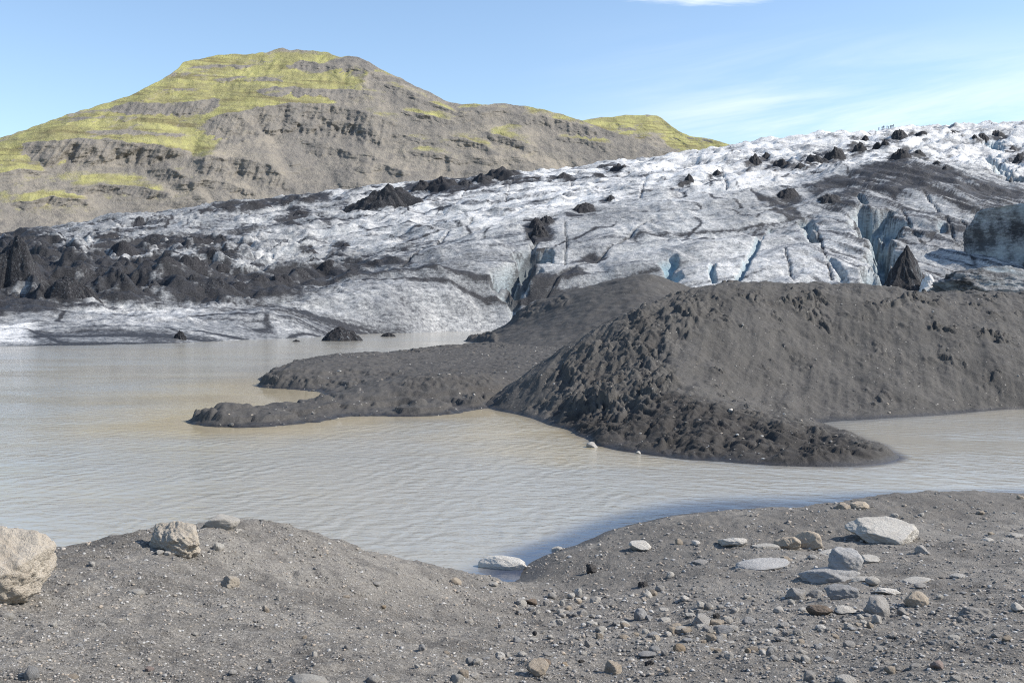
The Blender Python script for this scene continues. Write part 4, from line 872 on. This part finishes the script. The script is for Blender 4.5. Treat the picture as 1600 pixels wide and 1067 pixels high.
def ice_block(label, px, py, w, h, seed, dirt_shade_, blue_, deep, rz, fac=8, face=False):
    X, D, Z = glacier_hit(px, py); s_ = D/F
    v, f = stone_shape(seed, 6, fac, .12, .09)
    if face: v = v*.25+.75*v/np.abs(v).max(1)[:,None]*(1+.12*noise3(v, 2., 4)[:,None])
    nf = np.array([-.80,-.58,.12]); ov = np.maximum(v@nf-.30-.05*noise3(v, 2.5, 3), 0) if face else 0*v[:,0]; v = v-ov[:,None]*nf; lit_top = sst(.50, .66, v[:,2]+.12*noise3(v, 3., 2)) if face else 0*v[:,0]; me = raw_mesh('ice_block', v, f, True, {'dirt': np.full(len(v), dirt_shade_)-.16*lit_top+.25*noise3(v, 3., 5)+(.35*noise3(v*np.array([1,1,.22]), 7., 6) if face else 0), 'blue': np.clip(blue_+.5*noise3(v, 2., 9), 0, 1), 'clean_lit': .25*lit_top}); me.materials.append(M_IC)  # lit top painted paler; sides hold real grime plus shade in their colour
    o = bpy.data.objects.new('ice_block', me); C.objects.link(o); o.location = (X, D+deep*w*s_*.3, Z+.36*h*s_); o.scale = (w*s_*.56, w*s_*.5*deep, h*s_*.62); o.rotation_euler = (0, 0, rz); tag(o, label, 'ice block')
ice_block('tall ice block with a shaded blue left face at the right edge', 1690, 424, 215, 118, 430, .42, .15, .9, .0, 6, True)  # grime level raised to paint the block's shade into its colour
ice_block('low dirty ice hump behind the mound at the right edge', 1570, 478, 170, 58, 431, .42, .2, .5, .1)

# ------------------------------------------------------------------ hikers on the skyline
def hiker_mesh(seed, sp_=.16):
    me = bpy.data.meshes.new('person'); bm = bmesh.new(); lay = bm.verts.layers.skin.verify()
    P = {'pel':(0,0,.95,.15), 'wst':(0,0,1.12,.13), 'chs':(0,.0,1.36,.17), 'nek':(0,0,1.50,.06), 'hed':(0,-.02,1.60,.095), 'top':(0,-.02,1.70,.085),
         'hl':(.10,0,.86,.10), 'kl':(.11,-.05-sp_*.4,.48,.075), 'al':(.11,sp_,.08,.055), 'tl':(.11,sp_-.15,.05,.05), 'hr':(-.10,0,.86,.10), 'kr':(-.11,-.05,.48,.075), 'ar':(-.11,-sp_,.08,.055), 'tr':(-.11,-sp_-.15,.05,.05),
         'sl':(.20,0,1.42,.075), 'el':(.28,.03,1.14,.055), 'wlx':(.26,-.14,.92,.045), 'sr':(-.20,0,1.42,.075), 'er':(-.28,.03,1.14,.055), 'wrx':(-.26,-.14,.92,.045), 'pk':(0,.18,1.30,.13)}
    V = {k_: bm.verts.new(v_[:3]) for k_, v_ in P.items()}
    for k_, v_ in P.items(): V[k_][lay].radius = (v_[3]*1.3, v_[3]*1.3)
    V['pel'][lay].use_root = True
    for e_ in ('pel wst','wst chs','chs nek','nek hed','hed top','pel hl','hl kl','kl al','al tl','pel hr','hr kr','kr ar','ar tr','chs sl','sl el','el wlx','chs sr','sr er','er wrx','chs pk'):
        a_, b_ = e_.split(); bm.edges.new((V[a_], V[b_]))
    bm.to_mesh(me); bm.free(); return me
CLO = [mat_plain('navy_clothing', (.012,.013,.02)), mat_plain('black_clothing', (.018,.018,.02))]
def hiker(px, mi, me, label, rz):
    o = bpy.data.objects.new('person', me); C.objects.link(o); X, D, Z = skyline_hit(px)
    o.location = (X, D, Z-.05); o.rotation_euler = (0,0,rz); o.scale = (1.4,1.4,1.22)
    m_ = o.modifiers.new('skin', 'SKIN'); u_ = o.modifiers.new('sub', 'SUBSURF'); u_.levels = 1; u_.render_levels = 1
    tag(o, label, 'person', 'hikers on the glacier skyline')
hm = [hiker_mesh(1, .16), hiker_mesh(2, .05)]
for m_, c_ in zip(hm, CLO): m_.materials.append(c_)
for i_, (px_, lab) in enumerate(((1374.5,'hiker in dark clothes standing apart at the left end of the line'),(1379,'second dark clad hiker from the left on the glacier skyline'),(1381.8,'third dark clad hiker from the left, close to the second'),(1384.8,'fourth dark clad hiker from the left on the skyline'),(1387.6,'fifth hiker from the left on the skyline, in dark clothes'),(1390.2,'third hiker from the right on the skyline, in dark clothes'),(1392.8,'second hiker from the right on the skyline, in dark clothes'),(1396.2,'hiker in dark clothes at the right end of the line'))):
    hiker(px_, i_ % 2, hm[i_ % 2], lab, random.uniform(-2, 2))

# ------------------------------------------------------------------ labels that tell the small repeats apart
ORD = 'first second third fourth fifth sixth seventh eighth ninth tenth eleventh twelfth thirteenth fourteenth fifteenth sixteenth'.split()
def auto_label(items, marks, what):       # items: (object, px, py, adjectives)
    by = {}
    for o, x, y, adj in items:
        n_, mx_, my_ = min(marks, key=lambda m: math.hypot((x-m[1])*.6, (y-m[2])*1.3))
        dx, dy = (x-mx_)*.6, (y-my_)*1.3
        rel = ('right of' if dx > 0 else 'left of') if abs(dx) > abs(dy) else ('in front of' if dy > 0 else 'behind')
        by.setdefault((adj, rel, n_), []).append((x, o))
    for (adj, rel, n_), L_ in by.items():
        L_.sort(key=lambda t_: t_[0])
        for i_, (x, o) in enumerate(L_):
            if len(L_) == 1: o['label'] = f'{adj} {what} {rel} the {n_}'
            elif i_ == len(L_)-1: o['label'] = f'rightmost {adj} {what} {rel} the {n_}'
            elif i_ == 0: o['label'] = f'leftmost {adj} {what} {rel} the {n_}'
            else: o['label'] = f'{ORD[min(i_,15)]} {adj} {what} from left, {rel} the {n_}'
SMK = [('big pale boulder',1387,835),('two-lump blue grey rock',1296,890),('rounded tan grey stone',1432,938),('square grey block',1520,957),('orange tan cobble',1060,1013),('pointed tan grey stone',959,1046),('angular tan grey stone',843,1047),('white inlet rock',786,882),('rough tan boulder',272,845),('cream stone on the bank',360,912),('cut-off left boulder',40,900),('long pale blue slab',1188,888),('flat shoreline rocks',1330,791),('dark earth clod',923,892),('pale blue lone stone',660,1012),('sharp leaning grey stone',1095,972),('largest blue grey cluster stone',1135,985),('upright blue grey stone',1000,961),('pinkish brown stone',1464,1041),('half buried pale slab',475,1062),('small round white cobble',1370,969),('pale peaked edge stone',1590,951),('cut white bottom stone',1322,1062),('bluish corner stone',49,1055),('tan brown bottom stone',724,1052)]
auto_label([(o, x, y, ('tiny ' if w_ < 11 else 'small ')+t_+(' flat' if sh_ == 'flat' else '')) for o, x, y, w_, t_, sh_, l_ in stones if l_ is None], SMK, 'stone')
CMK = [('long black ash ridge',588,305),('large left ash hill',10,400),('black ice pinnacle',1428,420),('dark central hollow',815,415),('hikers',1385,210),('dark dome',1420,270),('large dirty floe',530,525),('mountain foot',390,315),('narrow blue crevasse',1259,360),('right shoulder of the mountain',860,270)]
auto_label([(o, cx, by_, ('wide ' if w_ >= 40 else 'small ' if w_ < 20 else '')+('low ' if h_ < .28*w_ else 'steep ' if h_ > .5*w_ else '')+'black') for o, cx, by_, w_, h_ in cones], CMK, 'ash cone')

# ------------------------------------------------------------------ sky, sun, camera
SE, SA = math.radians(39), math.radians(3)      # elevation; azimuth: from the right, almost square to the view
sv = Vector((math.cos(SE)*math.cos(SA), -math.cos(SE)*math.sin(SA), math.sin(SE)))
L = bpy.data.lights.new('sun', 'SUN'); L.energy = 4.8; L.angle = math.radians(.53); L.color = (1., .94, .86)
lo = bpy.data.objects.new('sun', L); C.objects.link(lo); lo.rotation_euler = sv.to_track_quat('Z', 'Y').to_euler(); lo.location = (60, -20, 80)
w = bpy.data.worlds.new('World'); bpy.context.scene.world = w; w.use_nodes = True
t = w.node_tree; t.nodes.clear()
def wn(typ, ins=None, **kw):
    nd = t.nodes.new(typ)
    for k_, v_ in kw.items(): setattr(nd, k_, v_)
    for k_, v_ in (ins or {}).items():
        if isinstance(v_, bpy.types.NodeSocket): t.links.new(v_, nd.inputs[k_])
        else: nd.inputs[k_].default_value = v_
    return nd
sky = wn('ShaderNodeTexSky', sky_type='NISHITA'); sky.sun_disc = False; sky.sun_elevation = SE; sky.sun_rotation = math.radians(90)+SA
sky.air_density = 1.; sky.dust_density = .4; sky.ozone_density = 1.0; sky.altitude = 50
tc = wn('ShaderNodeTexCoord').outputs['Generated']
sx = wn('ShaderNodeSeparateXYZ', {0: tc})
def wm(op, a, b=0.):
    nd = wn('ShaderNodeMath', operation=op)
    for i_, v_ in ((0,a),(1,b)):
        if isinstance(v_, bpy.types.NodeSocket): t.links.new(v_, nd.inputs[i_])
        else: nd.inputs[i_].default_value = v_
    return nd.outputs[0]
def wr(f, a, b, lo_=0., hi_=1.): return wn('ShaderNodeMapRange', {'Value': f, 'From Min': a, 'From Max': b, 'To Min': lo_, 'To Max': hi_}, interpolation_type='SMOOTHSTEP').outputs[0]
# thin cirrus: noise over azimuth and elevation, streaked along the horizon
az = wm('DIVIDE', sx.outputs[0], wm('MAXIMUM', sx.outputs[1], .05)); el = wm('DIVIDE', sx.outputs[2], wm('MAXIMUM', sx.outputs[1], .05))
cv = wn('ShaderNodeCombineXYZ', {0: wm('MULTIPLY', az, 2.2), 1: wm('SUBTRACT', wm('MULTIPLY', el, 15.), wm('MULTIPLY', az, 2.6)), 2: 0.}).outputs[0]
nz_ = wn('ShaderNodeTexNoise', {'Vector': cv, 'Scale': 1.15, 'Detail': 7., 'Roughness': .6, 'Distortion': .5}).outputs[0]
veil = wm('MULTIPLY', wr(nz_, .34, .70), wm('MULTIPLY', wr(az, -.02, .3), wr(el, .30, .14)))
cv2 = wn('ShaderNodeCombineXYZ', {0: wm('MULTIPLY', wm('SUBTRACT', az, .192), 11.), 1: wm('MULTIPLY', wm('SUBTRACT', el, .3035), 95.), 2: 0.}).outputs[0]
ln = wn('ShaderNodeVectorMath', {0: cv2}, operation='LENGTH').outputs['Value']
n2 = wn('ShaderNodeTexNoise', {'Vector': cv2, 'Scale': 1.7, 'Detail': 5., 'Roughness': .6}).outputs[0]
puff = wr(wm('ADD', ln, wm('MULTIPLY', wm('SUBTRACT', n2, .5), 1.3)), 1.0, .1)
cf = wm('MAXIMUM', wm('MULTIPLY', veil, .92), wm('MULTIPLY', puff, .85))
mx = wn('ShaderNodeMix', data_type='RGBA'); t.links.new(cf, mx.inputs[0]); tint = wn('ShaderNodeMix', data_type='RGBA', blend_type='MULTIPLY'); tint.inputs[0].default_value = 1.; t.links.new(sky.outputs[0], tint.inputs[6]); tint.inputs[7].default_value = (1.0, 1.03, 1.06, 1); t.links.new(tint.outputs[2], mx.inputs[6]); mx.inputs[7].default_value = (5.9, 6.3, 6.6, 1)
bg = wn('ShaderNodeBackground', {'Color': mx.outputs[2], 'Strength': .138}); wo_ = wn('ShaderNodeOutputWorld', {'Surface': bg.outputs[0]})
cam = bpy.data.cameras.new('camera'); co_ = bpy.data.objects.new('camera', cam); C.objects.link(co_)
cam.sensor_width = 36; cam.lens = 36*F/1600; cam.shift_y = -(533.5-HZ)/1600; cam.clip_start = .1; cam.clip_end = 12000
co_.location = (0, 0, H); co_.rotation_euler = (math.radians(90), 0, 0)
S = bpy.context.scene; S.camera = co_
S.view_settings.view_transform = 'Standard'; S.view_settings.look = 'None'; S.view_settings.gamma = 1; S.view_settings.exposure = .50
S.cycles.use_denoising = True; S.cycles.denoising_prefilter = 'NONE'; S.cycles.pixel_filter_type = 'BLACKMAN_HARRIS'; S.cycles.filter_width = 1.1
S.cycles.max_bounces = 6
